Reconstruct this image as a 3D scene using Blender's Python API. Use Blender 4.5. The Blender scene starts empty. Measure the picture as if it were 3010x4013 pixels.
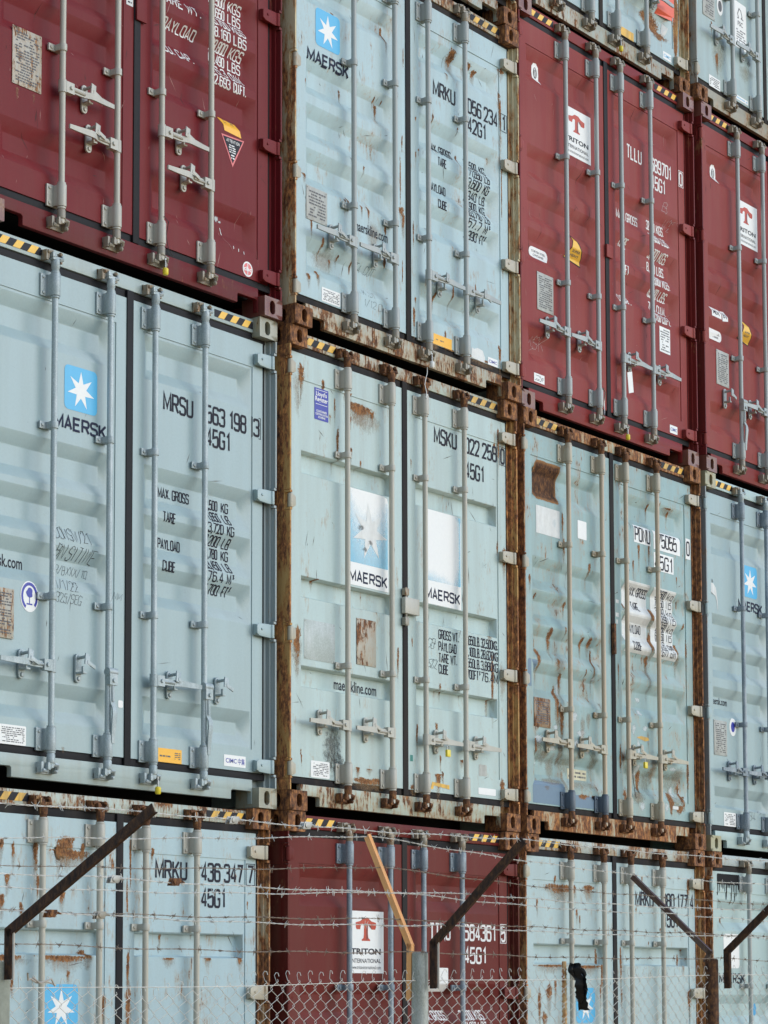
import bpy, bmesh, math, random
from mathutils import Vector, Matrix
random.seed(7)
sc = bpy.context.scene
col = sc.collection
R = math.radians

# ------------------------------------------------------------------ camera, sky, sun, exposure
YAW, PITCH, ROLL = 0.932072739, 0.0904240053, -0.00289801727
CAM = Vector((-10.8355491, -8.73306400, 1.79359495))
cam_d = bpy.data.cameras.new('camera')
cam_d.sensor_fit = 'HORIZONTAL'
cam_d.sensor_width = 36.0
cam_d.lens = 36.0 * 9386.62 / 3010.0
cam_d.shift_y = 1060.9454 / 3010.0
cam_d.clip_start, cam_d.clip_end = 0.1, 3000
camo = bpy.data.objects.new('camera', cam_d)
col.objects.link(camo)
fw = Vector((math.sin(YAW) * math.cos(PITCH), math.cos(YAW) * math.cos(PITCH), math.sin(PITCH)))
rt0 = Vector((math.cos(YAW), -math.sin(YAW), 0))
up0 = rt0.cross(fw)
rt = math.cos(ROLL) * rt0 + math.sin(ROLL) * up0
up = -math.sin(ROLL) * rt0 + math.cos(ROLL) * up0
camo.matrix_world = Matrix(((rt.x, up.x, -fw.x, CAM.x), (rt.y, up.y, -fw.y, CAM.y), (rt.z, up.z, -fw.z, CAM.z), (0, 0, 0, 1)))
sc.camera = camo

SUN_EL, SUN_AZ = R(24), R(24)     # azimuth to the right of the wall's front normal; veiled sun, very soft
to_sun = Vector((math.sin(SUN_AZ) * math.cos(SUN_EL), -math.cos(SUN_AZ) * math.cos(SUN_EL), math.sin(SUN_EL)))
w = bpy.data.worlds.new('World')
sc.world = w
w.use_nodes = True
nt = w.node_tree
sky = nt.nodes.new('ShaderNodeTexSky')
sky.sky_type = 'NISHITA'
sky.sun_disc = False
sky.dust_density = 0.2
sky.sun_elevation = SUN_EL
sky.sun_rotation = math.atan2(to_sun.x, to_sun.y)
nt.links.new(sky.outputs[0], nt.nodes['Background'].inputs[0])
nt.nodes['Background'].inputs[1].default_value = 0.15
sl = bpy.data.lights.new('sun', 'SUN')
sl.energy = 1.1
sl.angle = R(58)
sl.color = (1.0, 0.97, 0.93)
so = bpy.data.objects.new('sun', sl)
col.objects.link(so)
so.rotation_euler = to_sun.to_track_quat('Z', 'Y').to_euler()
sc.view_settings.view_transform = 'Standard'
sc.view_settings.look = 'None'
sc.view_settings.exposure = 0.57
sc.view_settings.gamma = 1.0

# ------------------------------------------------------------------ materials
def lin(h):
    h = h.lstrip('#')
    c = [int(h[i:i + 2], 16) / 255 for i in (0, 2, 4)]
    return tuple([x / 12.92 if x <= 0.04045 else ((x + 0.055) / 1.055) ** 2.4 for x in c] + [1.0])

class NT:
    def __init__(s, name):
        s.m = bpy.data.materials.new(name)
        s.m.use_nodes = True
        s.t = s.m.node_tree
        s.b = s.t.nodes['Principled BSDF']
        s.out = s.t.nodes['Material Output']
        s.pos = s.t.nodes.new('ShaderNodeNewGeometry').outputs['Position']
        s.off = tuple(random.uniform(-50, 50) for _ in range(3))
    def n(s, typ, **k):
        q = s.t.nodes.new(typ)
        for a, b in k.items():
            if a.startswith('i'):
                key = int(a[1:])
                if hasattr(b, 'links'):
                    s.t.links.new(b, q.inputs[key])
                else:
                    q.inputs[key].default_value = b
            else:
                setattr(q, a, b)
        return q
    def vec(s, scale):
        a = s.n('ShaderNodeVectorMath', operation='MULTIPLY_ADD', i0=s.pos, i1=scale, i2=s.off)
        return a.outputs[0]
    def noise(s, scale, detail=4, rough=0.55):
        if not isinstance(scale, tuple):
            scale = (scale,) * 3
        return s.n('ShaderNodeTexNoise', i0=s.vec(scale), i2=1.0, i3=float(detail), i4=rough).outputs[0]
    def math(s, op, a, b, c=0.0):
        return s.n('ShaderNodeMath', operation=op, i0=a, i1=b, i2=c).outputs[0]
    def ramp(s, f, lo, hi):
        q = s.n('ShaderNodeMapRange', i0=f, i1=lo, i2=hi)
        return q.outputs[0]
    def mix(s, f, a, b, mode='MIX'):
        q = s.t.nodes.new('ShaderNodeMix')
        q.data_type = 'RGBA'
        q.blend_type = mode
        for i, v in ((0, f), (6, a), (7, b)):
            if hasattr(v, 'links'):
                s.t.links.new(v, q.inputs[i])
            else:
                q.inputs[i].default_value = v
        return q.outputs[2]
    def gray(s, f, base, amp):
        # colour whose value is base + (f-0.5)*amp
        v = s.math('MULTIPLY_ADD', f, amp, base - amp * 0.5)
        return s.n('ShaderNodeCombineColor', i0=v, i1=v, i2=v).outputs[0]
    def rustcol(s):
        q = s.n('ShaderNodeValToRGB', i0=s.noise((46, 46, 24), 7, 0.72))
        e = q.color_ramp.elements
        e[0].position, e[0].color = 0.34, (0.026, 0.013, 0.009, 1)
        e[1].position, e[1].color = 0.66, (0.40, 0.175, 0.055, 1)
        m = e.new(0.5)
        m.color = (0.150, 0.060, 0.024, 1)
        return q.outputs[0]
    def done(s, colr, rough=0.5, bump=None, dist=0.002, strength=0.6, metal=None):
        for nm, v in (('Base Color', colr), ('Roughness', rough), ('Metallic', metal)):
            if v is None:
                continue
            if hasattr(v, 'links'):
                s.t.links.new(v, s.b.inputs[nm])
            else:
                s.b.inputs[nm].default_value = v
        if bump is not None:
            q = s.n('ShaderNodeBump')
            q.inputs['Strength'].default_value = strength
            q.inputs['Distance'].default_value = dist
            s.t.links.new(bump, q.inputs['Height'])
            s.t.links.new(q.outputs[0], s.b.inputs['Normal'])
        return s.m

def paint(name, c, rust=0.0, dirt=0.25, rough=0.45, dirtcol=(0.20, 0.165, 0.11, 1), chalk=0.10, wavy=0.3, stain=0.55, spec=0.5):
    s = NT(name)
    n1 = s.noise(1.1, 3)
    n2 = s.noise((11, 11, 0.8), 4, 0.6)
    n3 = s.noise(75, 4, 0.7)
    c1 = s.mix(1.0, c, s.gray(n1, 1.0, chalk * 2), 'MULTIPLY')
    c1 = s.mix(1.0, c1, s.gray(n3, 1.0, 0.16), 'MULTIPLY')
    d = s.math('MULTIPLY', s.ramp(s.math('MULTIPLY_ADD', n2, 0.6, s.math('MULTIPLY', n1, 0.4)), 0.44, 0.72), dirt)
    c1 = s.mix(d, c1, dirtcol)
    sc4 = s.math('MULTIPLY', s.ramp(s.noise((17, 17, 26), 7, 0.8), 0.62, 0.70), 0.18 + 0.5 * dirt)
    c1 = s.mix(sc4, c1, (c[0] * 0.45 + 0.02, c[1] * 0.42 + 0.02, c[2] * 0.40 + 0.02, 1))
    if rust > 0:
        th = 0.70 - 0.33 * rust
        nr = s.math('MULTIPLY_ADD', s.noise((7, 7, 4.5), 9, 0.70), 0.62, s.math('MULTIPLY', s.noise((60, 60, 11), 5, 0.7), 0.38))
        mask = s.ramp(nr, th, th + 0.025)
        halo = s.math('MULTIPLY', s.ramp(nr, th - 0.075, th + 0.01), stain)
        c1 = s.mix(halo, c1, (0.34, 0.20, 0.085, 1))
        c1 = s.mix(mask, c1, s.rustcol())
        ro = s.math('MULTIPLY_ADD', mask, 0.5, rough - 0.10)
        bmp = s.math('MULTIPLY_ADD', mask, 0.5, s.math('MULTIPLY_ADD', n3, 0.35, s.math('MULTIPLY', n1, wavy * 12)))
    else:
        ro = s.math('MULTIPLY_ADD', n2, 0.2, rough - 0.2)
        bmp = s.math('MULTIPLY_ADD', n3, 0.35, s.math('MULTIPLY', n1, wavy * 12))
    s.b.inputs['Specular IOR Level'].default_value = spec
    return s.done(c1, ro, bmp)

def flat(name, c, rough=0.5, var=0.12, dirt=0.0, metal=None):
    s = NT(name)
    n = s.noise(40, 4, 0.65)
    c1 = s.mix(1.0, c, s.gray(n, 1.0, var * 2), 'MULTIPLY')
    if dirt:
        n2 = s.noise((16, 16, 3), 5, 0.65)
        c1 = s.mix(s.math('MULTIPLY', s.ramp(n2, 0.42, 0.66), dirt), c1, (0.15, 0.11, 0.07, 1))
    if max(c[:3]) < 0.03:
        s.b.inputs['Specular IOR Level'].default_value = 0.2
    return s.done(c1, rough, n, 0.001, 0.4, metal)

def galv(name, c, metal=0.35):
    s = NT(name)
    v = s.n('ShaderNodeTexVoronoi', i0=s.vec((60, 60, 22)))
    n = s.noise((14, 14, 5), 5, 0.7)
    c1 = s.mix(1.0, c, s.gray(v.outputs[0], 0.98, 0.55), 'MULTIPLY')
    c1 = s.mix(s.math('MULTIPLY', s.ramp(n, 0.45, 0.65), 0.35), c1, (0.62, 0.66, 0.68, 1))
    return s.done(c1, 0.5, n, 0.001, 0.3, metal)

def rustmat(name, k=1.0, patch=None, amount=0.5):
    s = NT(name)
    c1 = s.rustcol()
    c1 = s.mix(1.0, c1, (k, k, k, 1), 'MULTIPLY')
    n = s.noise((30, 30, 10), 6, 0.7)
    if patch:
        nr = s.math('MULTIPLY_ADD', s.noise((9, 9, 2.0), 9, 0.72), 0.65, s.math('MULTIPLY', n, 0.35))
        th = 0.66 - 0.32 * amount
        st = s.mix(s.ramp(nr, th, th + 0.09), (0.42, 0.20, 0.06, 1), patch)
        c1 = s.mix(s.ramp(nr, th, th + 0.03), c1, st)
    return s.done(c1, 0.85, n, 0.004, 0.8)

def overlay(name, kind='rust', k=1.0, colr=None, soft=0.07, amp=5.0):
    # a stain or worn label with ragged edges: 'mask' attribute falls from 1 to 0 at its outline
    s = NT(name)
    a = s.n('ShaderNodeAttribute', attribute_name='mask').outputs['Fac']
    n = s.math('MULTIPLY_ADD', s.noise((62, 62, 40), 7, 0.75), 0.62, s.math('MULTIPLY', s.noise((210, 210, 120), 4, 0.7), 0.38))
    m = s.math('MULTIPLY_ADD', s.math('SUBTRACT', n, 0.5), amp, a)
    fac = s.ramp(m, 0.42, 0.42 + soft)
    if kind == 'rust':
        c1 = s.mix(1.0, s.rustcol(), (k, k, k, 1), 'MULTIPLY')
        c1 = s.mix(s.ramp(m, 0.44, 0.95), (0.34, 0.165, 0.06, 1), c1)
        rough = 0.9
    else:
        c1 = s.mix(1.0, colr, s.gray(n, 1.0, 0.35), 'MULTIPLY')
        rough = 0.6
        if max(colr[:3]) < 0.05:
            s.b.inputs['Specular IOR Level'].default_value = 0.12
    s.done(c1, rough)
    if kind == 'stain':
        fac = s.math('MULTIPLY', fac, k)
    tr = s.n('ShaderNodeBsdfTransparent')
    mx = s.t.nodes.new('ShaderNodeMixShader')
    s.t.links.new(fac, mx.inputs[0])
    s.t.links.new(tr.outputs[0], mx.inputs[1])
    s.t.links.new(s.b.outputs[0], mx.inputs[2])
    s.t.links.new(mx.outputs[0], s.out.inputs['Surface'])
    return s.m

M = {}
GREY, GREYB, TEAL, PALE = lin('#a3b4bb'), lin('#a5b9bd'), lin('#8fabac'), lin('#a6b8ba')
M['A1'] = paint('grey_paint', (0.312, 0.412, 0.425, 1), 0, 0.14, 0.42)
M['A0'] = paint('grey_paint_aged', (0.36, 0.49, 0.53, 1), 0.26, 0.22)
M['B1'] = paint('pale_grey_paint', (0.42, 0.53, 0.515, 1), 0.21, 0.30)
M['B2'] = paint('blue_grey_paint', (0.38, 0.51, 0.535, 1), 0.23, 0.30)
M['C0'] = paint('pale_blue_paint', (0.38, 0.50, 0.52, 1), 0.23, 0.22)
M['C1'] = paint('teal_grey_paint', (0.27, 0.40, 0.40, 1), 0.30, 0.45, wavy=1.2)
M['C3'] = paint('grey_paint_worn', (0.37, 0.49, 0.51, 1), 0.20, 0.3)
M['D0'] = paint('grey_paint_d', (0.37, 0.49, 0.49, 1), 0.12, 0.12)
M['D1'] = paint('grey_paint_clean', (0.318, 0.418, 0.428, 1), 0, 0.14)
M['D3'] = paint('grey_paint_dirty', (0.35, 0.45, 0.44, 1), 0.06, 0.35)
M['A2'] = paint('crimson_paint', (0.165, 0.0160, 0.0190, 1), 0, 0.40, 0.5, dirtcol=(0.17, 0.062, 0.055, 1), chalk=0.26, spec=0.11)
M['B0'] = paint('oxide_red_paint', (0.145, 0.0250, 0.0215, 1), 0, 0.40, 0.55, dirtcol=(0.15, 0.07, 0.055, 1), chalk=0.26, spec=0.11)
M['C2'] = paint('red_paint', (0.260, 0.046, 0.042, 1), 0, 0.45, 0.55, dirtcol=(0.30, 0.125, 0.105, 1), chalk=0.26, spec=0.11)
M['D2'] = paint('brick_red_paint', (0.245, 0.042, 0.036, 1), 0, 0.45, 0.55, dirtcol=(0.27, 0.11, 0.09, 1), chalk=0.26, spec=0.11)
RAIL = {'A2': paint('crimson_rail', (0.135, 0.013, 0.016, 1), 0.10, 0.45, dirtcol=(0.10, 0.06, 0.05, 1), spec=0.11),
        'A1': paint('grey_rail', (0.33, 0.41, 0.40, 1), 0.10, 0.40),
        'A0': paint('rusty_grey_rail', (0.38, 0.46, 0.42, 1), 0.55, 0.3),
        'B2': paint('rusty_cream_rail', lin('#a8a998'), 0.60, 0.6, stain=0.8),
        'B1': paint('rusty_pale_rail', (0.38, 0.44, 0.37, 1), 0.54, 0.5, stain=0.75),
        'B0': paint('oxide_rail', (0.125, 0.016, 0.014, 1), 0.10, 0.25, spec=0.11),
        'C2': paint('red_rail', (0.215, 0.026, 0.024, 1), 0.04, 0.25, dirtcol=(0.12, 0.06, 0.05, 1), spec=0.11),
        'C1': rustmat('rusted_rail', 1.4, lin('#b0b3a0'), 0.48),
        'C0': paint('orange_rusty_rail', lin('#a9b3ae'), 0.58, 0.4, stain=0.9),
        'C3': paint('stained_rail', lin('#9fa89e'), 0.50, 0.6, stain=0.7),
        'D0': paint('grey_rail_d', lin('#a2aeae'), 0.30, 0.3),
        'D1': paint('clean_rail', (0.37, 0.49, 0.48, 1), 0.05, 0.2),
        'D2': paint('brick_rail', (0.20, 0.023, 0.020, 1), 0.04, 0.25, dirtcol=(0.12, 0.06, 0.05, 1), spec=0.11),
        'D3': paint('brown_stained_rail', lin('#8f8b78'), 0.45, 0.8, stain=0.7)}
POST = {'A2': RAIL['A2'], 'A1': paint('grey_post', lin('#96a2a4'), 0.12, 0.35), 'A0': rustmat('rust_post_a', 1.5, lin('#b3a890'), 0.48),
        'B2': rustmat('rust_post_b', 1.9, lin('#c9bd9c'), 0.62), 'B1': rustmat('rust_post_c', 1.95, lin('#bf9a62'), 0.52),
        'B0': paint('oxide_post', (0.105, 0.014, 0.012, 1), 0.18, 0.3, spec=0.11), 'C2': paint('red_post', (0.17, 0.022, 0.020, 1), 0.14, 0.45, dirtcol=(0.09, 0.05, 0.04, 1), spec=0.11),
        'C1': rustmat('rust_post_d', 1.35, lin('#b3a98e'), 0.34), 'C0': rustmat('rust_post_e', 1.8, lin('#bd9c6c'), 0.46),
        'C3': rustmat('rust_post_f', 1.9, lin('#c9bc98'), 0.58), 'D0': rustmat('rust_post_g', 1.6, lin('#b3b4a8'), 0.4),
        'D1': paint('grey_post_d', lin('#868d8f'), 0.30, 0.4), 'D2': paint('brick_post', (0.16, 0.022, 0.020, 1), 0.2, 0.45, dirtcol=(0.09, 0.05, 0.04, 1), spec=0.11),
        'D3': paint('stained_post', lin('#9ba09b'), 0.40, 0.6)}
CAST = {'A2': paint('casting_red', (0.16, 0.045, 0.038, 1), 0.22, 0.6), 'A1': paint('casting_grey', lin('#9c9c8c'), 0.33, 0.5, stain=0.8), 'rust': rustmat('casting_rust', 1.25, lin('#7a6648'), 0.12),
        'rust2': rustmat('casting_rust_light', 1.1, lin('#8e7a58'), 0.3), 'C2': paint('casting_oxide', (0.19, 0.055, 0.040, 1), 0.22, 0.6),
        'D1': paint('casting_tan', lin('#a09c7c'), 0.33, 0.5)}
CK = {'A2': 'A2', 'A1': 'A1', 'A0': 'rust2', 'B0': 'rust', 'B1': 'rust', 'B2': 'rust', 'B3': 'rust2', 'C0': 'rust', 'C1': 'rust', 'C2': 'C2', 'C3': 'rust2', 'D0': 'rust2', 'D1': 'D1', 'D2': 'C2', 'D3': 'rust2'}
RODM = {'A1': galv('galvanised_rod', lin('#a3afb1'), 0.2), 'cream': paint('cream_rod_paint', lin('#b5b0a2'), 0.03, 0.2), 'grey': paint('grey_rod_paint', lin('#a3a8a5'), 0.0, 0.15),
        'rusty': paint('rusty_cream_rod_paint', lin('#b9a78f'), 0.16, 0.35, stain=0.8), 'blue': galv('blue_grey_rod', lin('#7f8b94'), 0.15), 'red': None}
RK = {'A2': 'cream', 'A1': 'A1', 'A0': 'cream', 'B0': 'blue', 'B1': 'cream', 'B2': 'grey', 'B3': 'grey', 'C0': 'cream', 'C1': 'rusty', 'C2': 'grey', 'C3': 'grey', 'D0': 'grey', 'D1': 'blue', 'D2': 'grey', 'D3': 'grey'}
HW = {'A1': galv('galvanised_bracket', lin('#98a4a6'), 0.2), 'cream': paint('cream_hardware', lin('#b3b0a5'), 0.06, 0.3), 'grey': paint('grey_hardware', lin('#a2a8a6'), 0.06, 0.3),
      'rusty': paint('rusty_hardware', lin('#b0a895'), 0.24, 0.4, stain=0.8), 'blue': galv('blue_grey_bracket', lin('#77838c'), 0.15)}
CAMM = {'clean': HW['A1'], 'mid': paint('worn_cam_steel', lin('#8f897c'), 0.38, 0.5), 'rust': rustmat('rusted_cam_steel', 0.8, lin('#9a8c78'), 0.2)}
CMK = {'A2': 'mid', 'A1': 'clean', 'A0': 'rust', 'B0': 'mid', 'B1': 'rust', 'B2': 'mid', 'B3': 'rust', 'C0': 'rust', 'C1': 'rust', 'C2': 'mid', 'C3': 'mid', 'D0': 'mid', 'D1': 'clean', 'D2': 'mid', 'D3': 'mid'}
RUBBER = flat('black_rubber', (0.014, 0.014, 0.017, 1), 0.6, 0.3)
RUBBERW = paint('weathered_rubber', (0.016, 0.015, 0.017, 1), 0.0, 0.30, 0.85, dirtcol=(0.12, 0.095, 0.07, 1), spec=0.2)
BLACK = flat('black_vinyl', (0.016, 0.016, 0.022, 1), 0.5, 0.2)
WHITE = flat('white_vinyl', (0.80, 0.80, 0.78, 1), 0.45, 0.05)
WHITEW = flat('worn_white_vinyl', (0.70, 0.71, 0.69, 1), 0.5, 0.12, 0.18)
STENCIL = flat('white_stencil_paint', (0.74, 0.72, 0.70, 1), 0.55, 0.12)
YELLOW = flat('yellow_vinyl', (0.86, 0.50, 0.06, 1), 0.45, 0.08)
YELLOWW = flat('worn_yellow_vinyl', (0.78, 0.45, 0.06, 1), 0.5, 0.2, 0.55)
ORANGE = flat('orange_yellow_vinyl', (0.90, 0.46, 0.03, 1), 0.45, 0.06)
BLUE = flat('sky_blue_vinyl', (0.075, 0.43, 0.72, 1), 0.4, 0.06)
PALEBLUE = overlay('faded_blue_vinyl', 'stain', 1.0, (0.24, 0.60, 0.80, 1), 1.0, 0.7)
NAVY = flat('navy_ink', (0.016, 0.020, 0.05, 1), 0.85)
ROYAL = flat('royal_blue_vinyl', (0.020, 0.030, 0.33, 1), 0.4)
REDINK = flat('red_ink', (0.48, 0.050, 0.020, 1), 0.45)
REDDARK = flat('dark_red_ink', (0.16, 0.03, 0.03, 1), 0.45)
PINK = flat('pink_red_ink', (0.72, 0.17, 0.17, 1), 0.5)
GREYINK = flat('grey_ink', (0.10, 0.10, 0.11, 1), 0.6)
PLATE = flat('data_plate_alloy', (0.42, 0.43, 0.40, 1), 0.5, 0.25, 0.35)
PLATER = paint('rusted_data_plate', (0.40, 0.38, 0.32, 1), 0.55, 0.5)
PLATEB = paint('brown_data_plate', (0.20, 0.13, 0.085, 1), 0.62, 0.4)
RUSTO = overlay('rust_patch_surface')
RUSTD = overlay('dark_rust_patch_surface', k=0.55, amp=0.7)
STAINO = overlay('rust_run_stain', 'stain', 0.5, (0.32, 0.18, 0.075, 1), 0.8, 2.2)
PALEO = overlay('bare_pale_primer', 'stain', 0.75, (0.62, 0.67, 0.67, 1), 0.35, 3.4)
TANO = overlay('tan_scuff', 'stain', 0.5, (0.30, 0.27, 0.18, 1), 0.7, 2.6)
BLUEO = overlay('blue_repair_paint', 'stain', 1.0, lin('#6e8598'), 0.04, 0.5)
GRIME = overlay('black_grime', 'stain', 0.6, (0.05, 0.045, 0.038, 1), 0.6, 3.6)
TAR = overlay('black_tar', 'stain', 1.0, (0.010, 0.010, 0.012, 1), 0.05, 0.6)
SCRIB = flat('black_marker', (0.03, 0.03, 0.035, 1), 0.6)
CHALK = flat('white_chalk', (0.50, 0.38, 0.37, 1), 0.8)

# ------------------------------------------------------------------ mesh helpers
def link(o, parent=None):
    col.objects.link(o)
    if parent is not None:
        o.parent = parent
    return o

def tag(o, label, cat, group=None, kind=None):
    o['label'] = label
    o['category'] = cat
    if group:
        o['group'] = group
    if kind:
        o['kind'] = kind
    return o

def empty(name, loc):
    o = bpy.data.objects.new(name, None)
    o.location = loc
    o.empty_display_size = 0.3
    return link(o)

class MB:
    def __init__(s):
        s.v, s.f = [], []
    def face(s, pts):
        i = len(s.v)
        s.v += [tuple(p) for p in pts]
        s.f.append(tuple(range(i, i + len(pts))))
    def box(s, x0, x1, y0, y1, z0, z1):
        i = len(s.v)
        s.v += [(x0, y0, z0), (x1, y0, z0), (x1, y1, z0), (x0, y1, z0), (x0, y0, z1), (x1, y0, z1), (x1, y1, z1), (x0, y1, z1)]
        s.f += [tuple(i + k for k in q) for q in ((3, 2, 1, 0), (4, 5, 6, 7), (0, 1, 5, 4), (1, 2, 6, 5), (2, 3, 7, 6), (3, 0, 4, 7))]
        return s
    def obox(s, c, ax, ay, az):
        i = len(s.v)
        c, ax, ay, az = Vector(c), Vector(ax), Vector(ay), Vector(az)
        for sz in (-1, 1):
            for sx, sy in ((-1, -1), (1, -1), (1, 1), (-1, 1)):
                s.v.append(tuple(c + ax * sx + ay * sy + az * sz))
        s.f += [tuple(i + k for k in q) for q in ((3, 2, 1, 0), (4, 5, 6, 7), (0, 1, 5, 4), (1, 2, 6, 5), (2, 3, 7, 6), (3, 0, 4, 7))]
        return s
    def tube(s, pts, r, n=10, caps=True):
        pts = [Vector(p) for p in pts]
        rs = r if isinstance(r, (list, tuple)) else [r] * len(pts)
        base = len(s.v)
        u = None
        for k, p in enumerate(pts):
            d = (pts[min(k + 1, len(pts) - 1)] - pts[max(k - 1, 0)])
            d = d.normalized() if d.length > 1e-9 else Vector((0, 0, 1))
            if u is None:
                u = d.orthogonal().normalized()
            u = (u - d * u.dot(d))
            u = u.normalized() if u.length > 1e-6 else d.orthogonal().normalized()
            vv = d.cross(u)
            for j in range(n):
                a = 2 * math.pi * j / n
                s.v.append(tuple(p + (u * math.cos(a) + vv * math.sin(a)) * rs[k]))
        for k in range(len(pts) - 1):
            for j in range(n):
                a, b = base + k * n + j, base + k * n + (j + 1) % n
                s.f.append((a, b, b + n, a + n))
        if caps:
            s.f.append(tuple(base + j for j in range(n))[::-1])
            e = base + (len(pts) - 1) * n
            s.f.append(tuple(e + j for j in range(n)))
        return s
    def prism(s, outline, y0, y1):
        # outline in (x, z), counter-clockwise seen from -y
        n = len(outline)
        i = len(s.v)
        s.v += [(x, y0, z) for x, z in outline] + [(x, y1, z) for x, z in outline]
        s.f.append(tuple(i + k for k in range(n)))
        s.f.append(tuple(i + n + k for k in range(n))[::-1])
        for k in range(n):
            a, b = i + k, i + (k + 1) % n
            s.f.append((b, a, a + n, b + n))
        return s
    def mesh(s, name, bevel=0, smooth=True, angle=38, mirror=False, weld=False):
        me = bpy.data.meshes.new(name)
        vs = [(-x, y, z) for x, y, z in s.v] if mirror else s.v
        me.from_pydata(vs, [], s.f)
        bm = bmesh.new()
        bm.from_mesh(me)
        if weld:
            bmesh.ops.remove_doubles(bm, verts=bm.verts, dist=1e-5)
        bmesh.ops.recalc_face_normals(bm, faces=bm.faces)
        if bevel:
            es = [e for e in bm.edges if len(e.link_faces) == 2 and e.calc_face_angle(0) > R(50)]
            bmesh.ops.bevel(bm, geom=es, offset=bevel, segments=2, profile=0.6, affect='EDGES', clamp_overlap=True)
        bm.to_mesh(me)
        bm.free()
        if smooth:
            me.shade_smooth()
            me.set_sharp_from_angle(angle=R(angle))
        return me
    def build(s, name, mat, parent=None, **k):
        me = s.mesh(name, **k)
        me.materials.append(mat)
        return link(bpy.data.objects.new(name, me), parent)

CACHE = {}
def inst(name, key, fn, loc, mat, parent, rot=(0, 0, 0), **k):
    # objects that share one mesh; each carries its own material
    if key not in CACHE:
        mb = fn()
        me = mb.mesh(name, **k)
        me.materials.append(None)
        CACHE[key] = me
    o = bpy.data.objects.new(name, CACHE[key])
    o.location = loc
    o.rotation_euler = rot
    o.material_slots[0].link = 'OBJECT'
    o.material_slots[0].material = mat
    return link(o, parent)

# ------------------------------------------------------------------ container parts (local frame: x right, y into the stack, z up)
W = 2.438
FR, FI = 0.052, 0.057            # door frame plane, door panel plane
def hole_face(mb, P, u, v, n, w, h, cx, cy, a, b, depth=0.03):
    P, u, v, n = Vector(P), Vector(u), Vector(v), Vector(n)
    N = 28
    out, ins = [], []
    for k in range(N):
        t = 2 * math.pi * (k + 0.5) / N
        dx, dy = math.cos(t), math.sin(t)
        # pill-shaped aperture
        r = min(a, b)
        px, py = r * dx, r * dy
        if a > b: px += math.copysign(a - b, dx)
        else: py += math.copysign(b - a, dy)
        ins.append((cx + px, cy + py))
        tx = ((w - cx) / dx if dx > 0 else -cx / dx) if abs(dx) > 1e-9 else 1e9
        ty = ((h - cy) / dy if dy > 0 else -cy / dy) if abs(dy) > 1e-9 else 1e9
        q = min(tx, ty)
        out.append((cx + dx * q, cy + dy * q))
    for c in ((0, 0), (w, 0), (w, h), (0, h)):
        k = min(range(N), key=lambda i: (out[i][0] - c[0]) ** 2 + (out[i][1] - c[1]) ** 2)
        out[k] = c
    rings = []
    i = len(mb.v)
    def add(pts, d):
        for x, y in pts:
            mb.v.append(tuple(P + u * x + v * y + n * d))
    add(out, 0); add(ins, 0); add(ins, depth)
    big = [(cx + (x - cx) * 1.5, cy + (y - cy) * 1.22) for x, y in ins]
    add(big, depth + 0.002); add(big, depth + 0.07)
    for r_ in range(4):
        for k in range(N):
            a_, b_ = i + r_ * N + k, i + r_ * N + (k + 1) % N
            mb.f.append((a_, b_, b_ + N, a_ + N))
    mb.f.append(tuple(i + 4 * N + k for k in range(N)))

def casting(right, top):
    mb = MB()
    w, h, d = 0.162, 0.118, 0.178
    hole_face(mb, (0, 0, 0), (1, 0, 0), (0, 0, 1), (0, 1, 0), w, h, 0.089, h / 2, 0.0235, 0.040)
    hole_face(mb, (0, d, 0), (0, -1, 0), (0, 0, 1), (1, 0, 0), d, h, d - 0.1015, h / 2, 0.0255, 0.040)
    for q in (((w, 0, 0), (w, d, 0), (w, d, h), (w, 0, h)), ((0, d, 0), (0, d, h), (w, d, h), (w, d, 0)),
              ((0, 0, 0), (0, d, 0), (w, d, 0), (w, 0, 0)), ((0, 0, h), (w, 0, h), (w, d, h), (0, d, h))):
        mb.face(q)
    if right:
        mb.v = [(-x, y, z) for x, y, z in mb.v]
    return mb

def rod(H):
    mb = MB()
    mb.tube([(0, 0, 0.10), (0, 0, H - 0.105)], 0.0168, 16)
    return mb

def end_bracket():
    mb = MB()
    h = 0.060
    mb.box(-0.068, 0.020, 0.040, 0.0515, -h, h)
    mb.box(-0.026, 0.026, 0.004, 0.044, -h + 0.004, h - 0.004)
    mb.tube([(0, 0, -h), (0, 0, h)], 0.0275, 18)
    mb.tube([(0, 0, -h - 0.012), (0, 0, -h - 0.001)], 0.0235, 16)
    mb.tube([(0, 0, h + 0.001), (0, 0, h + 0.012)], 0.0235, 16)
    for z in (-0.042, 0.042):
        mb.tube([(-0.049, 0.0405, z), (-0.049, 0.033, z)], [0.0105, 0.008], 10)
        mb.tube([(0.024, 0.010, z), (0.0300, 0.010, z)], [0.006, 0.005], 8)
    return mb

def mid_bracket():
    mb = MB()
    h = 0.019
    mb.box(-0.066, -0.018, 0.038, 0.050, -h, h)
    mb.box(-0.024, 0.024, 0.004, 0.0515, -h + 0.002, h - 0.002)
    mb.tube([(0, 0, -h), (0, 0, h)], 0.0235, 18)
    mb.tube([(-0.048, 0.0385, 0), (-0.048, 0.031, 0)], [0.010, 0.008], 10)
    mb.tube([(0.021, 0.010, 0), (0.0265, 0.010, 0)], [0.006, 0.005], 8)
    return mb

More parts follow.
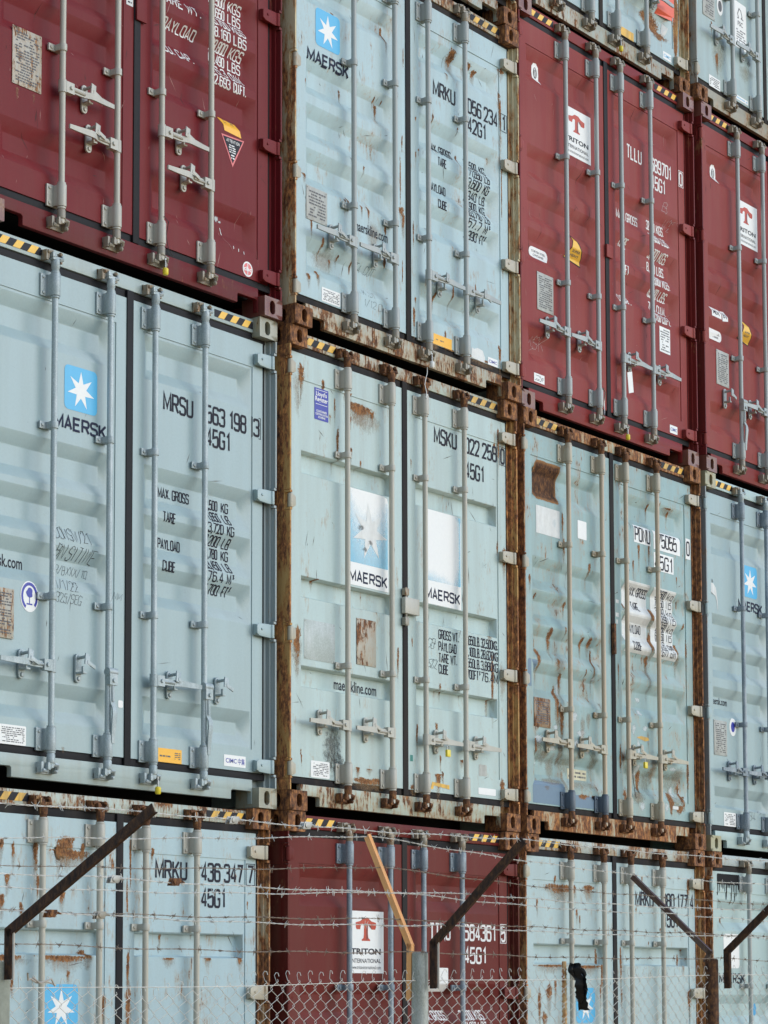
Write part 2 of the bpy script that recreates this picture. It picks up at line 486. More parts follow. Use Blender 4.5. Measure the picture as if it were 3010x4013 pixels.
def cam_lock(up=True):
    mb = MB()
    s = 1 if up else -1
    mb.tube([(0, 0, -0.075 * s), (0, 0, -0.045 * s), (0, 0, -0.040 * s), (0, 0, 0.004 * s)], [0.0205, 0.0205, 0.0235, 0.0235], 14)
    mb.box(-0.030, 0.036, -0.013, 0.016, min(0.0, 0.020 * s), max(0.0, 0.020 * s))
    mb.box(-0.034, -0.014, -0.016, 0.012, min(0.014 * s, 0.040 * s), max(0.014 * s, 0.040 * s))
    mb.tube([(0.020, -0.006, 0.010 * s), (0.042, -0.010, 0.012 * s), (0.046, -0.004, 0.034 * s)], [0.011, 0.011, 0.007], 8)
    mb.tube([(-0.008, -0.002, 0.018 * s), (-0.006, -0.002, 0.034 * s)], [0.015, 0.011], 9)
    return mb

def cam_keeper(up=True):
    mb = MB()
    s = 1 if up else -1
    for x in (-0.052, 0.050):
        mb.box(x - 0.009, x + 0.009, 0.006, 0.0515, min(-0.004 * s, 0.052 * s), max(-0.004 * s, 0.052 * s))
    mb.box(-0.061, 0.059, 0.040, 0.0495, min(0.022 * s, 0.056 * s), max(0.022 * s, 0.056 * s))
    mb.tube([(-0.052, 0.008, 0.040 * s), (-0.020, 0.000, 0.046 * s)], [0.012, 0.009], 8)
    mb.tube([(0.050, 0.008, 0.040 * s), (0.034, 0.000, 0.046 * s)], [0.012, 0.009], 8)
    return mb

def handle():
    mb = MB()
    # clevis on the rod, then a flat cranked bar
    mb.box(0.012, 0.072, -0.020, 0.014, -0.030, 0.030)
    mb.tube([(0, 0, -0.034), (0, 0, 0.034)], 0.0225, 14)
    mb.tube([(0.048, -0.020, 0), (0.048, -0.029, 0)], [0.012, 0.010], 10)
    prof = [(0.066, -0.004, 0.017), (0.120, -0.004, 0.018), (0.165, -0.006, 0.017), (0.195, -0.022, 0.017), (0.225, -0.026, 0.018), (0.270, -0.021, 0.0165), (0.330, -0.015, 0.014), (0.385, -0.013, 0.012)]
    i = len(mb.v)
    for x, y, h in prof:
        mb.v += [(x, y - 0.0055, -h), (x, y + 0.0055, -h), (x, y + 0.0055, h), (x, y - 0.0055, h)]
    for k in range(len(prof) - 1):
        a = i + 4 * k
        for j in range(4):
            mb.f.append((a + j, a + (j + 1) % 4, a + 4 + (j + 1) % 4, a + 4 + j))
    mb.f.append((i, i + 1, i + 2, i + 3))
    e = i + 4 * (len(prof) - 1)
    mb.f.append((e + 3, e + 2, e + 1, e))
    # raised rib of the pressed bar
    mb.tube([(0.075, -0.010, 0.0), (0.16, -0.012, 0.0)], 0.009, 8)
    return mb

def handle_catch():
    mb = MB()
    pts = [(0.022 * math.cos(t), 0.055 + 0.022 * math.sin(t)) for t in [math.pi * k / 6 for k in range(7)]]
    pts += [(-0.022, -0.055)] + [(0.022 * math.cos(t), -0.058 + 0.022 * math.sin(t)) for t in [math.pi + math.pi * k / 6 for k in range(1, 7)]]
    mb.prism(pts[::-1], 0.040, 0.0515)
    for z in (0.055, -0.058):
        mb.tube([(0, 0.041, z), (0, 0.031, z)], [0.012, 0.010], 10)
    mb.box(-0.020, 0.020, -0.004, 0.042, -0.034, -0.024)
    mb.box(-0.020, -0.012, -0.014, 0.000, -0.034, 0.004)
    # swinging retainer leaf
    mb.obox((0.004, -0.020, 0.040), (0.017, 0, -0.004), (0, 0.004, 0.002), (0.006, 0.003, 0.030))
    mb.obox((0.030, -0.024, 0.014), (0.030, 0, -0.012), (0, 0.004, 0), (0.002, 0, 0.010))
    mb.tube([(0.0, 0.036, 0.052), (0.0, -0.018, 0.056)], 0.009, 8)
    return mb

def hinge():
    mb = MB()
    o = [(-0.150, -0.024), (-0.128, -0.036), (-0.055, -0.040), (-0.004, -0.040), (-0.004, 0.040), (-0.055, 0.040), (-0.128, 0.036), (-0.150, 0.026)]
    mb.prism(o, 0.014, 0.030)
    mb.box(-0.145, -0.070, 0.031, 0.0515, -0.033, 0.033)
    mb.tube([(-0.012, 0.020, -0.040), (-0.012, 0.020, 0.040)], 0.016, 14)
    mb.tube([(-0.108, 0.0145, 0.004), (-0.108, 0.008, 0.004)], [0.009, 0.007], 8)
    return mb

def post(H, hz):
    mb = MB()      # front right post, x measured from the outer face (x = 0) inwards (negative)
    z0, z1 = 0.119, H - 0.119
    cuts = [z0]
    for z in hz:
        cuts += [z - 0.062, z + 0.062]
    cuts.append(z1)
    for k in range(len(cuts) - 1):
        front = 0.003 if k % 2 == 0 else 0.046
        mb.box(-0.0125, 0.0, front, 0.165, cuts[k] + 0.0005, cuts[k + 1] - 0.0005)
    mb.box(-0.046, -0.0130, 0.062, 0.162, z0, z1)
    mb.box(-0.026, -0.0128, 0.036, 0.0615, z0, z1)
    mb.box(-0.090, -0.0465, 0.112, 0.162, z0, z1)
    for z in hz:
        for q in (-1, 1):
            mb.box(-0.024, -0.002, 0.004, 0.045, z + q * 0.052 - 0.007, z + q * 0.052 + 0.007)
    return mb

def hinge_lug():
    mb = MB()      # short lug seen on the left posts
    mb.prism([(-0.058, -0.026), (-0.040, -0.036), (-0.004, -0.040), (-0.004, 0.040), (-0.040, 0.036), (-0.058, 0.026)], 0.012, 0.034)
    mb.box(-0.055, -0.030, 0.0345, 0.0515, -0.024, 0.024)
    mb.tube([(-0.012, 0.020, -0.042), (-0.012, 0.020, 0.042)], 0.016, 14)
    return mb

PROF = {'wave': [(-0.004, 0.0), (0.003, 0.0025), (0.060, 0.0465), (0.067, 0.0485)],
        'step': [(-0.002, 0.0), (0.002, 0.004), (0.007, 0.048), (0.012, 0.052)],
        'tight': [(-0.008, 0.0), (0.006, 0.004), (0.050, 0.035), (0.064, 0.039)]}
XL, XR = ((0.158, 1.105), (1.325, 2.272))[0], ((0.158, 1.105), (1.325, 2.272))[1]

class Box:
    pass
BOXES = {}

def depth(c, x, z):
    f = None
    for q in (XL, XR):
        if q[0] <= x <= q[1]:
            f = q
    if f is None or z < c.fz[0] or z > c.fz[1]:
        return FR
    for b, t in c.tr:
        m = min(t - z, z - b, x - (f[0] + 0.014), (f[1] - 0.014) - x)
        if m > c.prof[0][0]:
            p = c.prof
            for k in range(len(p) - 1):
                if m <= p[k + 1][0]:
                    return FI + p[k][1] + (p[k + 1][1] - p[k][1]) * (m - p[k][0]) / (p[k + 1][0] - p[k][0])
            return FI + p[-1][1]
    return FI

def leaf(c, right):
    x0, x1 = (1.239, 2.364) if right else (0.074, 1.187)
    fx = XR if right else XL
    z0, z1 = 0.206, c.H - 0.141
    mb = MB()
    def q(xa, xb, za, zb, y):
        mb.face([(xa, y, za), (xb, y, za), (xb, y, zb), (xa, y, zb)])
    q(x0, fx[0], z0, z1, FR); q(fx[1], x1, z0, z1, FR)
    q(fx[0], fx[1], z0, c.fz[0], FR); q(fx[0], fx[1], c.fz[1], z1, FR)
    # weld step round the panel
    a, b = fx; zb, zt = c.fz
    for p1, p2 in (((a, zb), (b, zb)), ((b, zb), (b, zt)), ((b, zt), (a, zt)), ((a, zt), (a, zb))):
        mb.face([(p1[0], FR, p1[1]), (p2[0], FR, p2[1]), (p2[0], FI, p2[1]), (p1[0], FI, p1[1])])
    xi, xo = a + 0.014, b - 0.014
    q(a, xi - c.prof[0][0] * -1 if False else xi, zb, zt, FI)
    q(xo, b, zb, zt, FI)
    e = -c.prof[0][0]
    zz = zb
    for tb, tt in sorted(c.tr):
        q(xi, xo, zz, tb - e, FI)
        q(xi, xi, tb - e, tt + e, FI) if False else None
        rings = []
        for m, d in c.prof:
            rings.append([(xi + m + e, FI + d, tb + m), (xo - m - e, FI + d, tb + m), (xo - m - e, FI + d, tt - m), (xi + m + e, FI + d, tt - m)])
        for r1, r2 in zip(rings, rings[1:]):
            for k in range(4):
                mb.face([r1[k], r1[(k + 1) % 4], r2[(k + 1) % 4], r2[k]])
        mb.face(rings[-1])
        zz = tt + e
    q(xi, xo, zz, zt, FI)
    # edges and back
    yb = 0.126
    for p1, p2 in (((x0, z0), (x1, z0)), ((x1, z0), (x1, z1)), ((x1, z1), (x0, z1)), ((x0, z1), (x0, z0))):
        mb.face([(p1[0], FR, p1[1]), (p1[0], yb, p1[1]), (p2[0], yb, p2[1]), (p2[0], FR, p2[1])])
    mb.face([(x0, yb, z0), (x0, yb, z1), (x1, yb, z1), (x1, yb, z0)])
    o = mb.build('door', c.paint, c.root, weld=True, angle=60)
    for p in o.data.polygons:
        if abs(p.normal.y) > 0.995 or p.normal.length < 0.5 or abs(p.normal.y) < 0.02:
            p.use_smooth = False
    return o

def conform(c, name, polys, mat, off, parent, mask=None, smooth=False):
    # flat (x, z) faces laid on the relief of the doors, `off` metres proud
    bm = bmesh.new()
    lay = bm.verts.layers.float.new('mask')
    yo = bm.verts.layers.float.new('yo')
    for pi, p in enumerate(polys):
        pts, ex = (p[0], p[1]) if (len(p) == 2 and isinstance(p[1], float) and isinstance(p[0], list)) else (p, 0.0)
        vs = []
        for k, pt in enumerate(pts):
            v = bm.verts.new((pt[0], 0, pt[1]))
            v[lay] = pt[2] if len(pt) > 2 else 1.0
            v[yo] = ex
            vs.append(v)
        try:
            bm.faces.new(vs)
        except ValueError:
            pass
    if mask:
        bmesh.ops.remove_doubles(bm, verts=bm.verts, dist=1e-6)
    if not bm.verts:
        bm.free()
        return None
    zmin = min(v.co.z for v in bm.verts); zmax = max(v.co.z for v in bm.verts)
    for b, t in c.tr:
        if t + 0.02 < zmin or b - 0.02 > zmax:
            continue
        for m, d in c.prof:
            for z in (t - m, b + m):
                if zmin < z < zmax:
                    bmesh.ops.bisect_plane(bm, geom=bm.verts[:] + bm.edges[:] + bm.faces[:], plane_co=(0, 0, z), plane_no=(0, 0, 1), dist=1e-6)
    for z in c.fz:
        if zmin < z < zmax:
            bmesh.ops.bisect_plane(bm, geom=bm.verts[:] + bm.edges[:] + bm.faces[:], plane_co=(0, 0, z), plane_no=(0, 0, 1), dist=1e-6)
    for v in bm.verts:
        v.co.y = depth(c, v.co.x, v.co.z) - off * 0.5 - v[yo]
    bmesh.ops.recalc_face_normals(bm, faces=bm.faces)
    fl = [f for f in bm.faces if f.normal.y > 0]
    bmesh.ops.reverse_faces(bm, faces=fl)
    me = bpy.data.meshes.new(name)
    bm.to_mesh(me)
    bm.free()
    me.materials.append(mat)
    return link(bpy.data.objects.new(name, me), parent)

def rectp(x0, x1, z0, z1, r=0.0):
    if r <= 0:
        return [(x0, z0), (x1, z0), (x1, z1), (x0, z1)]
    p = []
    for cx, cz, a in ((x1 - r, z0 + r, -90), (x1 - r, z1 - r, 0), (x0 + r, z1 - r, 90), (x0 + r, z0 + r, 180)):
        for k in range(5):
            t = R(a + 22.5 * k)
            p.append((cx + r * math.cos(t), cz + r * math.sin(t)))
    return p

def oval(cx, cz, rx, rz, n=24):
    return [(cx + rx * math.cos(2 * math.pi * k / n), cz + rz * math.sin(2 * math.pi * k / n)) for k in range(n)]

def blob(cx, cz, rx, rz, run=0.0, n=18, irr=0.25):
    # ragged patch: mask 1 in the middle, 0 on the rim; `run` drags the lower rim down
    ph = [random.uniform(0, 6.28) for _ in range(3)]
    if rx < 0.12 and rz < 0.12:
        rx, rz = rx * 0.8, rz * 0.8
    rings = []
    for f, m in ((0.0, 1.0), (0.5, 0.80), (0.85, 0.42), (1.35, -0.45)):
        ring = []
        for k in range(n):
            t = 2 * math.pi * k / n
            w_ = 1 + irr * (math.sin(2 * t + ph[0]) * 0.5 + math.sin(3 * t + ph[1]) * 0.35 + math.sin(5 * t + ph[2]) * 0.25)
            x, z = math.cos(t) * rx * f * w_, math.sin(t) * rz * f * w_
            if z < 0:
                z -= run * f * (1 - abs(math.cos(t))) ** 0.8
            ring.append((cx + x, cz + z, m))
        rings.append(ring)
    out = []
    for r1, r2 in zip(rings, rings[1:]):
        for k in range(n):
            a, b = r1[k], r1[(k + 1) % n]
            d, e = r2[k], r2[(k + 1) % n]
            out.append([a, d, e, b] if r1 is not rings[0] else [(cx, cz, 1.0), d, e])
    return out

def patch(x0, x1, z0, z1, edge=0.03, nx=7, nz=7):
    # ragged rectangle
    out = []
    xs = [x0 - edge * 0.6, x0 + edge] + [x0 + edge + (x1 - x0 - 2 * edge) * k / nx for k in range(1, nx)] + [x1 - edge, x1 + edge * 0.6]
    zs = [z0 - edge * 0.6, z0 + edge] + [z0 + edge + (z1 - z0 - 2 * edge) * k / nz for k in range(1, nz)] + [z1 - edge, z1 + edge * 0.6]
    def mk(i, j):
        return -0.1 if i in (0, len(xs) - 1) or j in (0, len(zs) - 1) else 1.0
    for i in range(len(xs) - 1):
        for j in range(len(zs) - 1):
            out.append([(xs[i], zs[j], mk(i, j)), (xs[i + 1], zs[j], mk(i + 1, j)), (xs[i + 1], zs[j + 1], mk(i + 1, j + 1)), (xs[i], zs[j + 1], mk(i, j + 1))])
    return out

def gradpatch(x0, x1, z0, z1, fn, nx=10, nz=10):
    out = []
    P = lambda i, j: (x0 + (x1 - x0) * i / nx, z0 + (z1 - z0) * j / nz, fn(i / nx, j / nz))
    for i in range(nx):
        for j in range(nz):
            out.append([P(i, j), P(i + 1, j), P(i + 1, j + 1), P(i, j + 1)])
    return out

# ---- stroke lettering: (x 0-4, y 0-6), a third 1 rounds the corner
GL = {
 '0': [[(2, 6), (4, 6, 1), (4, 0, 1), (0, 0, 1), (0, 6, 1), (2, 6)]], 'O': [[(2, 6), (4, 6, 1), (4, 0, 1), (0, 0, 1), (0, 6, 1), (2, 6)]],
 '1': [[(0.9, 4.7), (2.3, 6), (2.3, 0)]], '2': [[(0, 4.6), (0, 6, 1), (4, 6, 1), (4, 3.6, 1), (0, 0), (4, 0)]],
 '3': [[(0, 5), (0, 6, 1), (4, 6, 1), (4, 3.2, 1), (1.5, 3.2)], [(2.2, 3.2), (4, 3.2, 1), (4, 0, 1), (0, 0, 1), (0, 1)]],
 '4': [[(3, 0), (3, 6), (0, 1.5)], [(0, 1.5), (4.2, 1.5)]], '5': [[(3.8, 6), (0.3, 6), (0, 3.1), (4, 3.9, 1), (4, 0, 1), (0, 0, 1), (0, 1.1)]],
 '6': [[(4, 5), (4, 6, 1), (0, 6, 1), (0, 0, 1), (4, 0, 1), (4, 3.5, 1), (0, 3.5)]], '7': [[(0, 6), (4, 6), (1.4, 0)]],
 '8': [[(2, 6), (4, 6, 1), (4, 3.2, 1), (0, 3.2, 1), (0, 6, 1), (2, 6)], [(2, 3.2), (4, 3.2, 1), (4, 0, 1), (0, 0, 1), (0, 3.2, 1), (2, 3.2)]],
 '9': [[(0, 1), (0, 0, 1), (4, 0, 1), (4, 6, 1), (0, 6, 1), (0, 2.5, 1), (4, 2.5)]],
 'A': [[(0, 0), (2, 6), (4, 0)], [(0.8, 1.8), (3.2, 1.8)]], 'B': [[(0, 3.2), (4, 3.2, 1), (4, 0, 1), (0, 0), (0, 6), (3.7, 6, 1), (3.7, 3.2, 1), (2, 3.2)]],
 'C': [[(4, 4.6), (4, 6, 1), (0, 6, 1), (0, 0, 1), (4, 0, 1), (4, 1.4)]], 'D': [[(0, 0), (0, 6), (4, 6, 1), (4, 0, 1), (0, 0)]],
 'E': [[(3.8, 6), (0, 6), (0, 0), (3.8, 0)], [(0, 3.1), (3.3, 3.1)]], 'F': [[(3.8, 6), (0, 6), (0, 0)], [(0, 3.1), (3.3, 3.1)]],
 'G': [[(4, 4.6), (4, 6, 1), (0, 6, 1), (0, 0, 1), (4, 0, 1), (4, 2.8), (2.3, 2.8)]], 'H': [[(0, 0), (0, 6)], [(4, 0), (4, 6)], [(0, 3.1), (4, 3.1)]],
 'I': [[(1, 0), (1, 6)]], 'K': [[(0, 0), (0, 6)], [(4, 6), (0.2, 2.2)], [(1.4, 3.4), (4.1, 0)]], 'L': [[(0, 6), (0, 0), (3.6, 0)]],
 'M': [[(0, 0), (0, 6), (2.5, 1), (5, 6), (5, 0)]], 'N': [[(0, 0), (0, 6), (4, 0), (4, 6)]], 'P': [[(0, 0), (0, 6), (4, 6, 1), (4, 2.8, 1), (0, 2.8)]],
 'R': [[(0, 0), (0, 6), (4, 6, 1), (4, 2.9, 1), (0, 2.9)], [(2.2, 2.9), (4.1, 0)]], 'S': [[(4, 4.8), (4, 6, 1), (0, 6, 1), (0, 3.3, 1), (4, 2.9, 1), (4, 0, 1), (0, 0, 1), (0, 1.2)]],
 'T': [[(0, 6), (4, 6)], [(2, 6), (2, 0)]], 'U': [[(0, 6), (0, 0, 1), (4, 0, 1), (4, 6)]], 'V': [[(0, 6), (2, 0), (4, 6)]], 'W': [[(0, 6), (1.2, 0), (2.5, 5), (3.8, 0), (5, 6)]],
 'X': [[(0, 0), (4, 6)], [(0, 6), (4, 0)]], 'Y': [[(0, 6), (2, 3), (4, 6)], [(2, 3), (2, 0)]], '.': [[(0.4, 0), (0.4, 0.8)]], ',': [[(0.5, 0.8), (0.1, -1)]], '/': [[(0, -0.5), (3, 6.5)]],
 '~': [[(1, 6.2), (2.6, 6.2), (1.8, 5), (2.6, 4.4), (1.0, 3.6)]], 'k': [[(0, 0), (0, 6)], [(3, 4), (0.2, 1.8)], [(1.2, 2.6), (3.2, 0)]], 'g': [[(3, 0.5), (0, 0.5, 1), (0, 4, 1), (3, 4), (3, -2, 1), (0, -2)]],
 'c': [[(3, 3), (3, 4, 1), (0, 4, 1), (0, 0, 1), (3, 0, 1), (3, 1)]], 'u': [[(0, 4), (0, 0, 1), (3, 0, 1), (3, 4)]], 'm': [[(0, 0), (0, 4), (4, 4, 1), (4, 0)], [(2, 4), (2, 0)]],
 'f': [[(2.6, 6), (1, 6, 1), (1, 0)], [(0, 4), (2.4, 4)]], 't': [[(1, 5.6), (1, 0, 1), (2.6, 0)], [(0, 4), (2.4, 4)]], 'l': [[(0.6, 0), (0.6, 6)]], 'b': [[(0, 6), (0, 0), (3, 0, 1), (3, 4, 1), (0, 4)]], 'h': [[(0, 0), (0, 6)], [(0, 4), (3, 4, 1), (3, 0)]]}
GW = {'M': 5, 'W': 5, 'I': 2, '.': 0.8, ',': 0.8, ' ': 2.0, '1': 3.0, '~': 2.6, 'l': 1.2, 'k': 3.2, 'g': 3, 'c': 3, 'u': 3, 'f': 2.6, 't': 2.6, 'b': 3, 'h': 3, '/': 3}

def rounded(pts, r=1.15):
    out = [pts[0][:2]]
    for k in range(1, len(pts) - 1):
        p = Vector(pts[k][:2])
        if len(pts[k]) < 3:
            out.append(tuple(p)); continue
        a, b = Vector(pts[k - 1][:2]), Vector(pts[k + 1][:2])
        ra, rb = min(r, (a - p).length * 0.48), min(r, (b - p).length * 0.48)
        s0, s1 = p + (a - p).normalized() * ra, p + (b - p).normalized() * rb
        for t in (0, 0.3, 0.7, 1):
            out.append(tuple(s0 * (1 - t) ** 2 + p * 2 * t * (1 - t) + s1 * t * t))
    out.append(pts[-1][:2])
    return out

def ribbon(pts, wd):
    # mitred quads along a polyline
    P = [Vector(p) for p in pts]
    L, Rr = [], []
    for k, p in enumerate(P):
        d0 = (P[k] - P[k - 1]).normalized() if k else None
        d1 = (P[k + 1] - P[k]).normalized() if k < len(P) - 1 else None
        if d0 is None: d0 = d1
        if d1 is None: d1 = d0
        n0, n1 = Vector((-d0.y, d0.x)), Vector((-d1.y, d1.x))
        n = n0 + n1
        n = n.normalized() if n.length > 1e-4 else n0
        m = wd / max(0.45, n.dot(n0))
        L.append(p + n * m); Rr.append(p - n * m)
    return [[tuple(L[k]), tuple(Rr[k]), tuple(Rr[k + 1]), tuple(L[k + 1])] for k in range(len(P) - 1)]

def stext(s, x0, x1, z0, z1, bold=0.36, jit=0.0, slant=0.0):
    # lettering fitted to the box; returns faces with small offsets so crossing strokes never share a plane
    adv, items = 0.0, []
    for ch in s:
        items.append((ch, adv))
        adv += GW.get(ch, 4) + (1.55 if ch != ' ' else 0.6)
    adv -= 1.55
    sz = (z1 - z0) / 6.0
    sx = (x1 - x0) / adv if x1 is not None else sz * 0.62
    out, k = [], 0
    hw = bold * sz * 1.0
    for ch, a in items:
        for st in GL.get(ch, []):
            pts = rounded(st)
            q = [(x0 + (a + px) * sx + slant * py * sz + random.uniform(-jit, jit) * sz, z0 + py * sz + random.uniform(-jit, jit) * sz) for px, py in pts]
            for i, f in enumerate(ribbon(q, hw)):
                out.append((f, 0.00008 * ((k * 3 + i) % 7)))
            k += 1
    return out

FT = {}
def ftext(s, x0, x1, z0, z1, off=0.0, shear=0.0):
    # built-in typeface, fitted to the box
    key = (s, off, shear)
    if key not in FT:
        cu = bpy.data.curves.new('lettering', 'FONT')
        cu.body = s
        cu.offset = off
        cu.shear = shear
        cu.resolution_u = 3
        o = bpy.data.objects.new('lettering', cu)
        col.objects.link(o)
        dg = bpy.context.evaluated_depsgraph_get()
        me = o.evaluated_get(dg).to_mesh()
        vs = [(v.co.x, v.co.y) for v in me.vertices]
        fs = [tuple(p.vertices) for p in me.polygons]
        o.evaluated_get(dg).to_mesh_clear()
        bpy.data.objects.remove(o)
        bpy.data.curves.remove(cu)
        FT[key] = (vs, fs)
    vs, fs = FT[key]
    ax, bx = min(v[0] for v in vs), max(v[0] for v in vs)
    ay, by = min(v[1] for v in vs), max(v[1] for v in vs)
    sz = (z1 - z0) / (by - ay)
    sx = (x1 - x0) / (bx - ax) if x1 is not None else sz
    P = [(x0 + (x - ax) * sx, z0 + (y - ay) * sz) for x, y in vs]
    return [[P[i] for i in f] for f in fs]

def microtext(x0, x1, z0, z1, rows, mcol=1, seed=0):
    # rows of print too small to read
    rnd = random.Random(seed)
    out = []
    h = (z1 - z0) / max(rows, 1)
    for k in range(rows):
        x = x0 + rnd.uniform(0, 0.1) * (x1 - x0)
        z = z1 - (k + 0.75) * h
        while x < x1 - 0.008:
            wv = rnd.uniform(0.006, 0.03)
            wv = min(wv, x1 - x)
            if rnd.random() < 0.8:
                out.append(rectp(x, x + wv, z, z + h * 0.48))
            x += wv + 0.005
    return out

def star(cx, cz, r, sx=1.0, rot=0.0):
    p = []
    for k in range(14):
        t = R(90 + rot) + math.pi * k / 7
        q = r if k % 2 == 0 else r * 0.40
        p.append((cx + q * math.cos(t) * sx, cz + q * math.sin(t)))
    c0 = (cx, cz)
    return [[c0, p[k], p[(k + 1) % 14]] for k in range(14)]

# ------------------------------------------------------------------ ground
def gravel():
    s = NT('yard_gravel')
    n = s.noise(0.4, 4); n2 = s.noise(30, 5, 0.7)
    c1 = s.mix(s.ramp(n, 0.35, 0.65), (0.62, 0.38, 0.16, 1), (0.54, 0.33, 0.15, 1))
    c1 = s.mix(1.0, c1, s.gray(n2, 1.0, 0.6), 'MULTIPLY')
    return s.done(c1, 0.95, n2, 0.02, 1.0)
mb = MB()
S_ = 600
mb.face([(-S_, -S_, 0), (S_, -S_, 0), (S_, S_, 0), (-S_, S_, 0)])
g = mb.build('ground', gravel())
g['kind'] = 'structure'

UNDER = flat('bitumen_underseal', (0.012, 0.011, 0.010, 1), 0.8, 0.3)
# ------------------------------------------------------------------ container builder
PITCH_X = 2.49706413
OFF = {'A0': (-0.0258, 0.0708), 'A1': (0.0042, 0.0500), 'A2': (0.0099, 0.0173), 'B0': (-0.0004, 0.0073), 'B1': (0.0038, -0.0024), 'B2': (0.0174, -0.0290), 'B3': (0.0, -0.03),
       'C0': (0.0001, -0.0051), 'C1': (0.0102, -0.0115), 'C2': (0.0053, -0.0022), 'C3': (-0.0192, 0.0129), 'D0': (0.0054, -0.0281), 'D1': (0.0105, -0.0198), 'D2': (0.0199, -0.0277), 'D3': (-0.0414, -0.0324)}
HT = {'B2': 2.591}
L_ = 12.192

def side_wall(H, key):
    mb = MB()
    ys, xs = [], []
    y = 0.166
    while y < L_ - 0.17 - 0.278:
        for dy, x in ((0, 0.012), (0.070, 0.012), (0.139, 0.045), (0.209, 0.045)):
            ys.append(y + dy); xs.append(x)
        y += 0.278
    ys += [y, L_ - 0.166]; xs += [0.012, 0.012]
    for k in range(len(ys) - 1):
        mb.face([(xs[k], ys[k], 0.16), (xs[k], ys[k], H - 0.075), (xs[k + 1], ys[k + 1], H - 0.075), (xs[k + 1], ys[k + 1], 0.16)])
    mb.box(0.004, 0.055, 0.180, L_ - 0.18, 0.022, 0.158)
    mb.box(0.004, 0.064, 0.180, L_ - 0.18, H - 0.073, H - 0.012)
    return mb

def outer_body(H):
    mb = MB()
    mb.box(0.066, W - 0.066, 0.180, L_ - 0.18, H - 0.030, H - 0.014)
    return mb

